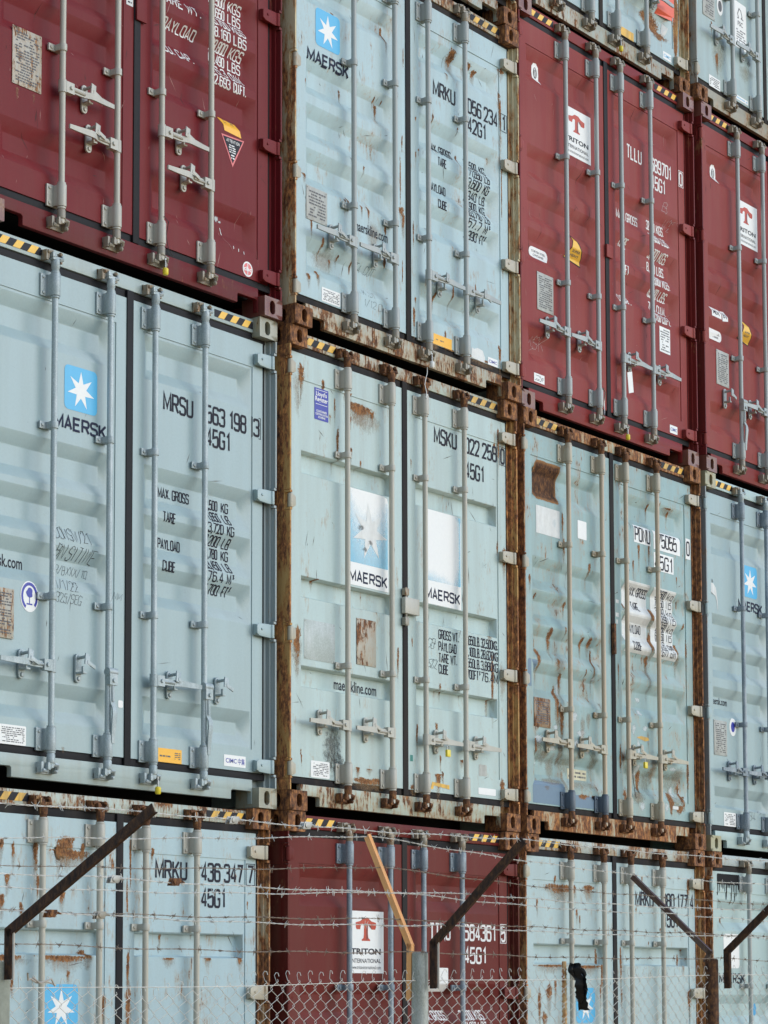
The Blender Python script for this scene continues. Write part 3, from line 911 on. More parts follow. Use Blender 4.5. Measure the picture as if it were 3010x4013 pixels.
def make(key, label, troughs, prof='wave', rods=(0.578, 1.006, 1.368, 1.790), mids=(1.905, 0.995), handles=(), catches=(), stripes=(1, 1), stripe_mat=None, endz=None):
    c = Box()
    c.key = key
    colx = 'ABCD'.index(key[0]) - 1
    row = int(key[1])
    z = sum(HT.get(key[0] + str(i), 2.896) + 0.004 for i in range(row))
    dx, dy = OFF[key]
    c.H = H = HT.get(key, 2.896)
    c.org = Vector((colx * PITCH_X + dx, dy, z))
    c.root = tag(empty('shipping_container', c.org), label, 'shipping container', 'stacked shipping containers')
    c.tr, c.prof = troughs, PROF[prof]
    c.fz = (0.338, H - 0.298)
    mk = 'C3' if key == 'B3' else key
    c.paint, c.rail, c.post = M[mk], RAIL[mk], POST[mk]
    rodm, hwm = RODM[RK[key]], HW[RK[key]]
    cam = CAMM[CMK[key]]
    # corner castings
    cm = CAST[CK[key]]
    for top in (0, 1):
        zz = H - 0.118 if top else 0.0
        inst('corner_casting', ('cast', 0), lambda: casting(False, 0), (0, 0, zz), cm, c.root, bevel=0.005, weld=True, angle=45)
        inst('corner_casting', ('cast', 1), lambda: casting(True, 0), (W, 0, zz), cm, c.root, bevel=0.005, weld=True, angle=45)
        inst('corner_casting', ('cast', 0), None, (W, L_, zz), cm, c.root, (0, 0, math.pi))
        inst('corner_casting', ('cast', 1), None, (0, L_, zz), cm, c.root, (0, 0, math.pi))
    hz = [0.228, 0.932, 1.622, 2.326] if H < 2.7 else [0.245, 1.042, 1.836, 2.645]
    inst('corner_post', ('postR', H), lambda: post(H, hz), (W, 0, 0), c.post, c.root)
    inst('corner_post', ('postL', H), lambda: post(H, hz), (0, 0, 0), c.post, c.root, mirror=True)
    for m, x in ((0, W), (1, 0)):
        inst('corner_post', ('postB', H), lambda: MB().box(-0.07, 0.07, -0.07, 0.07, 0.119, H - 0.119), (0.071 if m else W - 0.071, L_ - 0.072, 0), c.post, c.root)
    # sill and header
    sill = MB().prism([(0.1625, 0.022), (0.171, 0.022), (0.171, 0.088), (0.180, 0.096), (0.332, 0.096), (0.343, 0.088), (0.343, 0.040), (2.087, 0.040), (2.087, 0.088), (2.098, 0.096), (2.258, 0.096), (2.267, 0.088), (2.267, 0.022), (2.2755, 0.022), (2.2755, 0.163), (0.1625, 0.163)], 0.050, 0.084).build('door_sill', c.rail, c.root, bevel=0.004)
    hd = MB()
    hd.box(0.1625, 2.2755, 0.050, 0.120, H - 0.094, H - 0.014)
    hd.box(0.064, 0.1625, 0.119, 0.177, H - 0.100, H - 0.119)
    header = MB().box(0.1625, 2.2755, 0.050, 0.120, H - 0.094, H - 0.014).build('door_header', c.rail, c.root, bevel=0.004)
    fl = MB()
    fl.box(0.056, W - 0.056, 0.135, L_ - 0.13, 0.112, 0.150)
    for k in range(12):
        fl.box(0.058, W - 0.058, 0.45 + k * 0.98, 0.57 + k * 0.98, 0.030, 0.111)
    fl.build('floor', UNDER, c.root, smooth=False)
    inst('roof', ('roof', H), lambda: outer_body(H), (0, 0, 0), c.paint, c.root, smooth=False)
    inst('side_wall', ('swl', H), lambda: side_wall(H, key), (0, 0, 0), c.paint, c.root, smooth=False)
    inst('side_wall', ('swr', H), lambda: side_wall(H, key), (W, 0, 0), c.paint, c.root, smooth=False, mirror=True)
    inst('end_wall', ('end', H), lambda: MB().box(0.145, W - 0.145, L_ - 0.10, L_ - 0.06, 0.13, H - 0.03), (0, 0, 0), c.paint, c.root, smooth=False)
    # doors
    c.L, c.Rr = leaf(c, False), leaf(c, True)
    rub = RUBBER if key in ('A1', 'A2', 'D1', 'C2', 'D2') else RUBBERW
    ht = H - 0.0955
    def gasket(right):
        mb = MB()
        x0, x1 = (1.2405, 2.400) if right else (0.038, 1.186)
        mb.box(x0 + 0.002, x1 - 0.002, 0.060, 0.075, H - 0.1405, ht)
        mb.box(x0 + 0.002, x1 - 0.002, 0.060, 0.075, 0.1645, 0.2055)
        if right:
            mb.box(2.3645, 2.4005, 0.064, 0.085, 0.206, H - 0.141)
        else:
            mb.box(0.0375, 0.0735, 0.064, 0.085, 0.206, H - 0.141)
            mb.box(1.1875, 1.2385, 0.045, 0.070, 0.1640, ht)
        return mb
    inst('gasket', ('gkL', H), lambda: gasket(False), (0, 0, 0), rub, c.L, bevel=0.003)
    inst('gasket', ('gkR', H), lambda: gasket(True), (0, 0, 0), rub, c.Rr, bevel=0.003)
    for hzi in hz:
        inst('hinge', 'hingeR', hinge, (W - 0.012, 0, hzi), HW['rusty'] if key in ('C1', 'B1', 'B2', 'A0', 'C0', 'C3') else c.paint, c.Rr, bevel=0.003)
        inst('hinge', 'hingeL', hinge_lug, (0.012, 0, hzi), HW['rusty'] if key in ('B1', 'B2', 'C1', 'C3', 'C0', 'D3') else c.paint, c.L, bevel=0.003, mirror=True)
    zb, zt = 0.250, H - 0.226
    for i, x in enumerate(rods):
        d = c.L if i < 2 else c.Rr
        rm, hm = rodm, hwm
        inst('lock_rod', ('rod', H), lambda: rod(H), (x, 0, 0), rm, d)
        for zz in (zb, zt):
            q = BLUEHW if (key == 'C1' and i < 2 and zz == zb) else hm
            inst('rod_bracket', 'endbr', end_bracket, (x, 0, zz), q, d, bevel=0.0015)
        for zz in mids:
            inst('rod_bracket', 'midbr', mid_bracket, (x, 0, zz), hm, d, bevel=0.0015)
        inst('cam_lock', 'camT', lambda: cam_lock(True), (x, 0, H - 0.094), cam, d, bevel=0.002)
        inst('cam_lock', 'camB', lambda: cam_lock(False), (x, 0, 0.128), cam, d, bevel=0.002)
        inst('cam_keeper', 'keepT', lambda: cam_keeper(True), (x, 0, H - 0.094), cam if cam is not HW['A1'] else CAMM['mid'], header, bevel=0.002)
        inst('cam_keeper', 'keepB', lambda: cam_keeper(False), (x, 0, 0.126), cam, sill, bevel=0.002)
    for i, dr, zz in handles:
        d = c.L if i < 2 else c.Rr
        if dr == 'L':
            inst('handle', 'hdlL', handle, (rods[i], 0, zz), hwm, d, mirror=True)
        elif dr == 'R':
            inst('handle', 'hdlR', handle, (rods[i], 0, zz), hwm, d)
        else:
            inst('handle', 'hdlR', handle, (rods[i] + 0.012, -0.012, zz), hwm, d, (0, R(90), 0))
    for x, zz in catches:
        inst('handle_catch', 'catch', handle_catch, (x, 0, zz), hwm, c.L if x < 1.21 else c.Rr, bevel=0.0015)
    # hazard stripes on the header
    for side in (0, 1):
        if not stripes[side]:
            continue
        x0 = (0.172, 1.925)[side]
        wd, h0, h1 = 0.345, H - 0.0745, H - 0.0305
        sm = stripe_mat or YELLOW
        b = MB()
        b.face([(x0, 0.0485, h0), (x0 + wd, 0.0485, h0), (x0 + wd, 0.0485, h1), (x0, 0.0485, h1)])
        so_ = b.build('hazard_stripe', BLACK, header, smooth=False)
        y_ = MB()
        n = 3
        p = wd / (n + 0.25)
        for k in range(n):
            a = x0 + p * k + 0.03
            y_.face([(a, 0.0472, h0), (a + p * 0.5, 0.0472, h0), (a + p * 0.5 + 0.034, 0.0472, h1), (a + 0.034, 0.0472, h1)])
        me = y_.mesh('hazard_stripe', smooth=False)
        # one mesh for the whole stripe: black ground and yellow bars
        bm = bmesh.new(); bm.from_mesh(so_.data)
        n0 = len(bm.faces)
        bm.from_mesh(me)
        bm.faces.ensure_lookup_table()
        for f in bm.faces[n0:]:
            f.material_index = 1
        bm.to_mesh(so_.data); bm.free()
        so_.data.materials.append(sm)
    # decal helpers
    def lay(door, name, polys, mat, off, mask=False):
        return conform(c, name, polys, mat, off, c.L if door == 'L' else c.Rr, mask)
    c.lay = lay
    def blobs(door, items, mat=None, off=0.0018, name='rust_patch'):
        for k, it in enumerate(items):
            lay(door, name, blob(*it), mat or RUSTO, off + 0.00012 * (k % 9), True)
            if mat is None and it[2] > 0.011:
                lay(door, 'rust_run', blob(it[0], it[1] - it[3], it[2] * 1.3, it[3] * 1.2, it[4] * 1.6 + 0.05), STAINO, 0.0008 + 0.00004 * (k % 9), True)
    c.blobs = blobs
    c.sill, c.header = sill, header
    BOXES[key] = c
    return c

BLUEHW = paint('blue_painted_bracket', lin('#54616f'), 0.05, 0.2)
INK = flat('dark_ink', (0.018, 0.018, 0.030, 1), 0.85)

def ids(c, code, num, chk, size, zt, lx, nx, kx, mat=INK, h=0.095, size_z=None, box=True, bold=0.47):
    # owner code, serial, check digit in its frame, size-type line
    sz = size_z if size_z else zt - h - 0.045
    for s_, a_, b_, z_ in ((code, lx[0], lx[1], zt), (num, nx[0], nx[1], zt), (size[0], nx[0], size[1], sz)):
        c.lay('R', 'id_lettering', stext(s_, a_, b_, z_ - h, z_, bold), mat, 0.0026)
    pl = stext(chk, kx[0], kx[1], zt - h, zt, bold)
    if box:
        a, b, e, f = kx[0] - 0.018, kx[1] + 0.018, zt - h - 0.016, zt + 0.016
        t = 0.0045
        pl += [(rectp(a, b, e, e + t), 0.0), (rectp(a, b, f - t, f), 0.0), (rectp(a, a + t, e + t, f - t), 0.0), (rectp(b - t, b, e + t, f - t), 0.0)]
    c.lay('R', 'check_digit', pl, mat, 0.0026)

def weights(c, words, lines, z0, dz, wx, lx, h, mat=INK, off=0.0026, bold=0.45, wz=None):
    pl = []
    for (s, x0, x1, z) in words:
        c.lay('R', 'weight_lettering', stext(s, x0, x1, z - h, z, bold), mat, off)
    for k, (a, b) in enumerate(lines):
        z = z0 - k * dz
        c.lay('R', 'weight_lettering', stext(a, lx[0], lx[1], z - h, z, bold) + (stext(b, lx[2], lx[3], z - h, z, bold) if b else []), mat, off)

def star_sign(c, door, x0, x1, z0, z1, tx=None, faded=False):
    s = c.lay(door, 'logo_decal', [rectp(x0, x1, z0, z1, 0.03)], BLUE, 0.0030)
    c.lay(door, 'logo_star', star((x0 + x1) / 2, (z0 + z1) / 2 - 0.004, (z1 - z0) * 0.43, 1.0), WHITE, 0.0042).parent = s.parent
    if tx:
        word(c, door, *tx)

def word(c, door, x0, x1, z0, z1, off=0.0042, mat=NAVY):
    c.lay(door, 'logo_lettering', stext('MAERSK', x0, x1, z0, z1, 0.62), mat, off)

def plate(c, door, x0, x1, z0, z1, mat=PLATE, rows=16, seed=1, ink=GREYINK, name='data_plate', tk=0.0045):
    mb = MB()
    y = min(depth(c, x0, z0), depth(c, x1, z1), depth(c, (x0 + x1) / 2, (z0 + z1) / 2))
    mb.box(x0, x1, y - tk, y - 0.0005, z0, z1)
    for x in (x0 + 0.010, x1 - 0.010):
        for z in (z0 + 0.010, z1 - 0.010):
            mb.tube([(x, y - tk - 0.0002, z), (x, y - tk - 0.003, z)], [0.005, 0.004], 8)
    p = mb.build(name, mat, c.L if door == 'L' else c.Rr, bevel=0.001)
    if not rows:
        return
    t = MB()
    for q in microtext(x0 + 0.018, x1 - 0.018, z0 + 0.02, z1 - 0.02, rows, 1, seed):
        t.face([(a, y - tk - 0.0012, b) for a, b in q])
    t.build('fine_print', ink, c.L if door == 'L' else c.Rr, smooth=False)

def sticker(c, door, x0, x1, z0, z1, mat=WHITE, rows=0, seed=1, ink=GREYINK, r=0.008, name='sticker'):
    c.lay(door, name, [rectp(x0, x1, z0, z1, r)], mat, 0.0032)
    if rows:
        c.lay(door, 'fine_print', microtext(x0 + 0.012, x1 - 0.012, z0 + 0.01, z1 - 0.01, rows, 1, seed), ink, 0.0044)

def maker_sticker(c, x0, x1, z0, z1, s='CIMC', mat=WHITE, ink=ROYAL, cjk=False):
    c.lay('R', 'maker_sticker', [rectp(x0, x1, z0, z1, 0.004)], mat, 0.0032)
    m = (x1 - x0) * 0.08
    pl = ftext(s, x0 + m, (x0 + (x1 - x0) * 0.58) if cjk else x1 - m, z0 + (z1 - z0) * 0.30, z0 + (z1 - z0) * 0.70, 0.015)
    if cjk:
        pl += ftext('\u4e2d\u96c6', x0 + (x1 - x0) * 0.64, x1 - m * 0.6, z0 + (z1 - z0) * 0.22, z0 + (z1 - z0) * 0.78, 0.008)
    c.lay('R', 'maker_lettering', pl, ink, 0.0044)

def t_poster(c, x0, x1, z0, z1):
    c.lay('L', 'logo_poster', [rectp(x0, x1, z0, z1)], WHITE, 0.0032)
    wv, hv = x1 - x0, z1 - z0
    cx = (x0 + x1) / 2 - wv * 0.03
    zt, zb = z1 - hv * 0.11, z1 - hv * 0.48
    h = zt - zb
    u = wv * 0.30
    half = [(0.42, 0.0), (0.42, 0.05), (0.24, 0.13), (0.20, 0.30), (0.20, 0.70), (0.34, 0.74), (0.50, 0.66), (0.56, 0.50), (0.92, 0.50), (1.0, 0.60), (1.0, 0.80), (0.55, 0.86), (0.22, 1.0)]
    pts = [(cx + a * u, zb + b * h) for a, b in half] + [(cx - a * u, zb + b * h) for a, b in reversed(half)]
    c.lay('L', 'logo_mark', [pts], REDINK, 0.0044)
    sh = [(0.05, 0.02), (0.20, 0.10), (0.17, 0.30), (0.17, 0.68), (0.05, 0.60)]
    c.lay('L', 'logo_shading', [[(cx + a * u, zb + b * h) for a, b in sh], [(cx + a * u, zb + b * h) for a, b in ((0.22, 0.70), (0.52, 0.52), (0.56, 0.50), (0.52, 0.64), (0.36, 0.72))]], REDDARK, 0.0054)
    z = z1 - hv * 0.70
    pl = ftext('TRITON', x0 + wv * 0.03, x1 - wv * 0.09, z, z + hv * 0.10, 0.03)
    pl += ftext('INTERNATIONAL', x0 + wv * 0.03, x1 - wv * 0.09, z - hv * 0.135, z - hv * 0.065, 0.012)
    pl += ftext('www.tritoninternational.com', x0 + wv * 0.03, x1 - wv * 0.09, z - hv * 0.235, z - hv * 0.175, 0.0)
    c.lay('L', 'poster_lettering', pl, INK, 0.0044)

# ------------------------------------------------------------------ the fifteen containers
red_tr = [(2.350, 2.584), (1.655, 1.893), (1.350, 1.580), (1.070, 1.298), (0.366, 0.592)]
gry_tr = [(2.340, 2.579), (1.612, 1.850), (1.338, 1.568), (1.070, 1.292), (0.352, 0.555)]
step_tr = [(2.032, 2.168), (1.283, 1.410), (0.745, 0.872)]
HL = [(0, 'L', 0.630), (1, 'L', 0.630), (2, 'R', 0.622), (3, 'R', 0.625)]
CL = [(0.398, 0.630), (0.826, 0.630), (1.552, 0.622), (1.970, 0.625)]

# --- A2
c = make('A2', 'crimson red container at the upper left with white payload lettering on its right door', red_tr, mids=(1.062, 1.90),
         handles=[(0, 'R', 0.850), (1, 'L', 0.642), (2, 'R', 0.840), (3, 'L', 0.640)], catches=[(0.790, 0.855), (0.826, 0.646), (1.560, 0.845), (1.602, 0.642)])
weights(c, [('MAX.WT.', 1.43, 1.75, 1.815), ('TARE WT.', 1.415, 1.760, 1.690), ('PAYLOAD', 1.470, 1.745, 1.556), ('CU. CAP.', 1.452, 1.705, 1.402)],
        [('32.500', 'KGS'), ('71.650', 'LBS'), ('3.700', 'KGS'), ('8.160', 'LBS'), ('28.800', 'KGS'), ('63.490', 'LBS'), ('76.3', 'CU.M.'), ('2.693', 'CU.FT.')],
        1.846, 0.0712, None, (1.884, 2.020, 2.055, 2.165), 0.054, STENCIL)
plate(c, 'L', 0.258, 0.473, 0.785, 1.10, PLATER, 18, 3)
pl = [[(1.946, 1.118), (1.972, 1.036), (2.124, 1.030), (2.096, 1.110)]]
c.lay('R', 'warning_sticker', pl, ORANGE, 0.0032)
c.lay('R', 'fine_print', microtext(1.985, 2.075, 1.088, 1.118, 3, 1, 4), GREYINK, 0.0044)
c.lay('R', 'warning_triangle', [[(2.046, 0.835), (2.150, 1.020), (1.944, 1.010)]], PINK, 0.0032)
c.lay('R', 'triangle_field', [[(2.046, 0.858), (2.136, 1.011), (1.958, 1.002)]], BLACK, 0.0044)
c.lay('R', 'triangle_lettering', stext('ATTENTION', 1.990, 2.105, 0.978, 0.994, 0.5) + microtext(2.010, 2.082, 0.915, 0.968, 4, 1, 9) + microtext(2.030, 2.062, 0.880, 0.912, 2, 1, 8), WHITE, 0.0056)
c.lay('R', 'round_sticker', [oval(2.179, 0.258, 0.045, 0.045)], WHITE, 0.0032)
c.lay('R', 'round_mark', [oval(2.179, 0.258, 0.036, 0.036)], PINK, 0.0044)
c.lay('R', 'round_lettering', ftext('chc', 2.142, 2.216, 0.246, 0.272, 0.03) + [(rectp(2.175, 2.181, 0.222, 0.294), 0.0004)], WHITE, 0.0056)
c.blobs('R', [(1.955, 0.512, 0.030, 0.024, 0.0), (1.985, 0.500, 0.020, 0.010, 0.0)], PALEO, name='torn_sticker')
c.lay('R', 'scrape_mark', [rectp(2.055 + k * 0.045, 2.060 + k * 0.045, 0.350 - k * 0.006, 0.368 - k * 0.006) for k in range(3)] + [[(2.000, 0.425), (2.006, 0.425), (1.99, 0.465), (1.985, 0.465)]], STENCIL, 0.0030)
sticker(c, 'L', 1.125, 1.180, 1.505, 1.60, WHITEW, 4, 5, INK, 0.003)
MB().box(1.192, 1.275, 0.030, 0.044, 1.435, 1.60).build('locking_lug', c.paint, c.L, bevel=0.004)
c.blobs('L', [(0.30, 0.765, 0.02, 0.01, 0.09), (0.42, 0.765, 0.015, 0.01, 0.06)], STAINO, 0.0012, 'rust_run')

# --- A1
c = make('A1', 'clean pale grey container with shiny galvanised rods, numbered 563 198', gry_tr, mids=(1.915, 1.004),
         handles=[(0, 'L', 0.635), (1, 'D', 0.650), (2, 'R', 0.643), (3, 'D', 0.650)], catches=[(0.400, 0.632), (0.820, 0.655), (1.545, 0.640), (1.955, 0.650)])
ids(c, 'MRSU', '563 198', '3', ('45G1', 2.072), 2.288, (1.503, 1.745), (1.868, 2.215), (2.286, 2.330), size_z=2.155)
weights(c, [('MAX. GROSS', 1.512, 1.768, 1.756), ('TARE', 1.505, 1.607, 1.612), ('PAYLOAD', 1.512, 1.692, 1.468), ('CUBE', 1.503, 1.605, 1.336)],
        [('32,500', 'KG'), ('71,650', 'LB'), ('3,720', 'KG'), ('8,200', 'LB'), ('28,780', 'KG'), ('63,450', 'LB'), ('76.4', 'M~'), ('2,700', 'FT~')],
        1.756, 0.0705, None, (1.890, 2.018, 2.055, 2.112), 0.053)
star_sign(c, 'L', 0.710, 0.962, 2.043, 2.285, (0.640, 1.030, 1.935, 2.000))
c.lay('L', 'web_lettering', ftext('maersk.com', 0.16, 0.458, 1.135, 1.200, 0.012), INK, 0.0026)
plate(c, 'L', 0.150, 0.347, 0.752, 1.012, PLATER, 15, 6)
c.lay('L', 'round_badge', [oval(0.466, 0.992, 0.066, 0.082)], WHITE, 0.0032)
c.lay('L', 'badge_ring', [[oval(0.466, 0.992, 0.060, 0.075)[k], oval(0.466, 0.992, 0.060, 0.075)[(k + 1) % 24], oval(0.466, 0.992, 0.046, 0.058)[(k + 1) % 24], oval(0.466, 0.992, 0.046, 0.058)[k]] for k in range(24) if k not in (16, 17, 18, 19, 20)], ROYAL, 0.0044)
c.lay('L', 'badge_mark', blob(0.466, 1.012, 0.024, 0.022) + [rectp(0.463, 0.469, 0.955, 0.99), (rectp(0.445, 0.487, 0.948, 0.956), 0.0002)], ROYAL, 0.0046)
sticker(c, 'L', 0.255, 0.447, 0.206, 0.308, WHITE, 8, 7)
c.lay('R', 'notice_sticker', [rectp(1.449, 1.660, 0.206, 0.284)], ORANGE, 0.0032)
c.lay('R', 'fine_print', microtext(1.475, 1.575, 0.232, 0.250, 1, 1, 3) + microtext(1.600, 1.650, 0.225, 0.268, 4, 1, 8), GREYINK, 0.0044)
maker_sticker(c, 2.023, 2.216, 0.226, 0.292, cjk=True)
random.seed(11)
c.lay('L', 'marker_scribble', stext('CONSW/21', 0.66, 0.93, 1.335, 1.405, 0.13, 0.4, 0.2) + stext('BN SITIWE', 0.67, 0.965, 1.235, 1.305, 0.13, 0.4, 0.2) + stext('WR/BXXX/10', 0.66, 0.935, 1.155, 1.20, 0.13, 0.5, 0.3)
      + stext('1/1/22', 0.66, 0.83, 1.065, 1.12, 0.13, 0.5, 0.4) + stext('325/SEG', 0.66, 0.85, 0.995, 1.045, 0.13, 0.5, 0.2) + stext('MM', 1.095, 1.155, 1.06, 1.10, 0.12, 0.5, 0.3), SCRIB, 0.0026)
sticker(c, 'L', 1.140, 1.178, 0.475, 0.515, WHITE, 0, 1)
c.blobs('L', [(0.72, 0.22, 0.02, 0.012, 0.03)], STAINO, 0.0012, 'rust_run')

# --- A0
c = make('A0', 'rust speckled pale blue container numbered 436 347 behind the left end of the fence', step_tr, 'step', mids=(2.190, 0.905),
         handles=[(0, 'L', 0.535), (1, 'L', 0.535), (2, 'R', 0.525), (3, 'R', 0.525)], catches=[(0.345, 0.535), (0.79, 0.535), (1.56, 0.525), (1.98, 0.525)], stripe_mat=YELLOWW)
ids(c, 'MRKU', '436 347', '7', ('45G1', 2.096), 2.562, (1.512, 1.765), (1.895, 2.250), (2.295, 2.338), size_z=2.416)
star_sign(c, 'L', 0.655, 0.905, 1.640, 1.880, (0.58, 0.98, 1.53, 1.595))
weights(c, [('GROSS WT.', 1.58, 1.80, 1.22), ('TARE WT.', 1.58, 1.78, 1.12)], [('71,650LB.', '32,500KG.'), ('8,550LB.', '3,880KG.')], 1.22, 0.10, None, (1.85, 2.04, 2.06, 2.26), 0.055)
random.seed(21)
c.blobs('L', [(0.20, 2.545, 0.10, 0.018, 0.05), (0.33, 2.60, 0.03, 0.03, 0.03), (0.42, 2.575, 0.02, 0.04, 0.02), (0.80, 2.63, 0.09, 0.035, 0.05), (0.84, 2.575, 0.16, 0.016, 0.03), (0.75, 2.595, 0.03, 0.05, 0.03), (0.93, 2.605, 0.02, 0.05, 0.03),
              (0.38, 2.43, 0.03, 0.02, 0.04), (0.34, 2.32, 0.03, 0.03, 0.05), (0.48, 2.28, 0.02, 0.03, 0.03), (0.78, 2.35, 0.03, 0.02, 0.04), (0.58, 2.60, 0.03, 0.06, 0.10), (0.60, 2.42, 0.015, 0.05, 0.06)])
c.blobs('L', [(0.80, 2.022, 0.20, 0.012, 0.02), (0.98, 2.045, 0.05, 0.025, 0.02), (0.35, 2.018, 0.18, 0.012, 0.01), (0.83, 1.94, 0.02, 0.015, 0.03), (0.42, 1.89, 0.02, 0.02, 0.03), (1.06, 1.9, 0.012, 0.10, 0.05), (1.09, 1.78, 0.03, 0.06, 0.05)])
c.blobs('R', [(1.285, 2.00, 0.018, 0.10, 0.08), (1.29, 1.80, 0.03, 0.10, 0.10), (1.30, 2.58, 0.01, 0.14, 0.05), (1.275, 2.36, 0.008, 0.12, 0.0), (1.48, 2.62, 0.02, 0.012, 0.05), (1.60, 2.15, 0.014, 0.016, 0.02), (2.23, 2.032, 0.035, 0.012, 0.03), (1.62, 2.025, 0.07, 0.006, 0.01), (1.95, 2.028, 0.05, 0.006, 0.01), (1.86, 2.19, 0.012, 0.014, 0.01), (2.29, 2.35, 0.008, 0.02, 0.03), (1.33, 2.62, 0.02, 0.01, 0.0)])

# --- B2
b2_tr = [(2.050, 2.238), (1.475, 1.702), (1.190, 1.410), (0.905, 1.130), (0.362, 0.578)]
c = make('B2', 'blue grey container numbered 056 234, orange rust on its posts and sill', b2_tr, mids=(1.775, 0.865),
         handles=HL, catches=[(0.405, 0.632), (0.855, 0.628), (1.548, 0.605), (1.985, 0.600)], stripe_mat=YELLOWW)
ids(c, 'MRKU', '056 234', '1', ('42G1', 2.110), 1.966, (1.507, 1.750), (1.902, 2.250), (2.302, 2.340), size_z=1.838, h=0.092)
weights(c, [('MAX. GROSS', 1.512, 1.762, 1.565), ('TARE', 1.556, 1.648, 1.466), ('PAYLOAD', 1.520, 1.702, 1.305), ('CUBE', 1.556, 1.652, 1.184)],
        [('32,500', 'KG'), ('71,650', 'LB'), ('3,600', 'KG'), ('7,940', 'LB'), ('28,900', 'KG'), ('63,710', 'LB'), ('67.7', 'M~'), ('2,390', 'FT~')],
        1.565, 0.0685, None, (1.912, 2.060, 2.098, 2.155), 0.052)
star_sign(c, 'L', 0.265, 0.508, 1.805, 2.043, (0.190, 0.592, 1.692, 1.757))
plate(c, 'L', 0.172, 0.376, 0.690, 0.898, PLATE, 9, 12)
sticker(c, 'L', 0.300, 0.365, 0.760, 0.790, WHITEW)
c.lay('L', 'web_lettering', ftext('maerskline.com', 0.655, 0.998, 0.745, 0.810, 0.012), INK, 0.0026)
sticker(c, 'L', 0.318, 0.503, 0.214, 0.302, WHITE, 7, 13)
c.lay('R', 'notice_sticker', [rectp(1.479, 1.692, 0.208, 0.278)], ORANGE, 0.0032)
c.lay('R', 'fine_print', microtext(1.51, 1.60, 0.236, 0.25, 1, 1, 4), GREYINK, 0.0044)
maker_sticker(c, 2.112, 2.228, 0.206, 0.258)
c.lay('R', 'torn_sticker', [[(1.918, 0.212), (2.07, 0.206), (2.078, 0.24), (2.05, 0.284), (1.99, 0.29), (1.95, 0.275), (1.92, 0.28)]], WHITEW, 0.0032)
random.seed(5)
c.lay('L', 'marker_scribble', stext('TA .CUT', 0.70, 0.895, 0.505, 0.55, 0.13, 0.4, 0.1) + stext('.. K .UT', 0.70, 0.87, 0.355, 0.395, 0.13, 0.5, 0.2) + stext('1/12 CM', 0.74, 0.965, 0.285, 0.33, 0.13, 0.5, 0.2), SCRIB, 0.0026)
spots = [(0.56, 1.60, 0.014, 0.018, 0.03), (0.93, 1.62, 0.022, 0.03, 0.05), (0.90, 1.66, 0.012, 0.018, 0.01), (0.975, 1.66, 0.010, 0.016, 0.01), (0.165, 1.55, 0.012, 0.014, 0.01), (0.155, 0.955, 0.035, 0.010, 0.02), (0.59, 0.915, 0.016, 0.025, 0.01),
         (0.73, 0.91, 0.014, 0.018, 0.02), (0.80, 0.92, 0.018, 0.02, 0.05), (0.75, 1.17, 0.012, 0.010, 0.02), (0.34, 0.595, 0.016, 0.03, 0.07), (0.52, 0.545, 0.012, 0.014, 0.02), (0.46, 0.505, 0.012, 0.014, 0.02), (0.29, 0.385, 0.028, 0.022, 0.03),
         (0.19, 0.345, 0.03, 0.012, 0.03), (0.225, 0.685, 0.014, 0.02, 0.06), (0.99, 2.12, 0.02, 0.05, 0.04), (0.70, 2.28, 0.02, 0.012, 0.02), (0.43, 2.05, 0.022, 0.012, 0.0)]
c.blobs('L', spots)
c.blobs('L', [(1.130, 1.20, 0.008, 0.16, 0.02), (1.15, 1.45, 0.010, 0.06, 0.02), (1.14, 1.00, 0.035, 0.03, 0.03), (1.16, 0.95, 0.02, 0.06, 0.03), (1.08, 1.03, 0.025, 0.02, 0.02), (1.1, 1.75, 0.012, 0.02, 0.03), (1.165, 2.0, 0.006, 0.10, 0.0), (1.15, 0.6, 0.008, 0.10, 0.0), (1.06, 1.62, 0.008, 0.014, 0.01)])
c.blobs('L', [(0.56, 0.905, 0.018, 0.014, 0.0), (0.66, 0.52, 0.012, 0.05, 0.02), (0.975, 0.83, 0.016, 0.04, 0.02), (0.965, 0.62, 0.02, 0.05, 0.02)], RUSTD)
c.blobs('R', [(1.275, 0.36, 0.02, 0.05, 0.05), (1.29, 0.46, 0.012, 0.012, 0.02), (1.27, 0.9, 0.008, 0.10, 0.04), (1.30, 1.42, 0.012, 0.014, 0.02), (1.335, 1.45, 0.014, 0.014, 0.0), (1.50, 1.72, 0.012, 0.03, 0.02), (1.30, 1.65, 0.010, 0.012, 0.02),
              (1.545, 0.55, 0.018, 0.03, 0.05), (1.72, 0.62, 0.014, 0.05, 0.05), (1.90, 0.64, 0.016, 0.03, 0.05), (1.98, 0.68, 0.012, 0.06, 0.03), (2.02, 0.61, 0.014, 0.03, 0.03), (1.62, 0.295, 0.014, 0.04, 0.02), (1.66, 2.06, 0.02, 0.014, 0.0), (1.78, 1.72, 0.012, 0.012, 0.0), (1.82, 1.55, 0.016, 0.02, 0.03)])
c.blobs('R', [(1.74, 2.22, 0.05, 0.06, 0.05), (1.93, 2.205, 0.05, 0.03, 0.03), (2.02, 2.19, 0.04, 0.02, 0.03), (2.28, 1.98, 0.014, 0.14, 0.03), (2.26, 2.10, 0.02, 0.03, 0.02), (2.29, 1.45, 0.006, 0.25, 0.0), (2.255, 0.33, 0.02, 0.06, 0.06), (2.29, 2.28, 0.05, 0.014, 0.02), (2.30, 1.62, 0.03, 0.012, 0.02), (1.50, 0.215, 0.05, 0.012, 0.0), (2.05, 0.22, 0.22, 0.008, 0.0), (2.3, 0.93, 0.02, 0.02, 0.04)])
c.blobs('R', [(1.60, 1.965, 0.02, 0.010, 0.0), (1.66, 0.21, 0.08, 0.014, 0.0)], RUSTD)
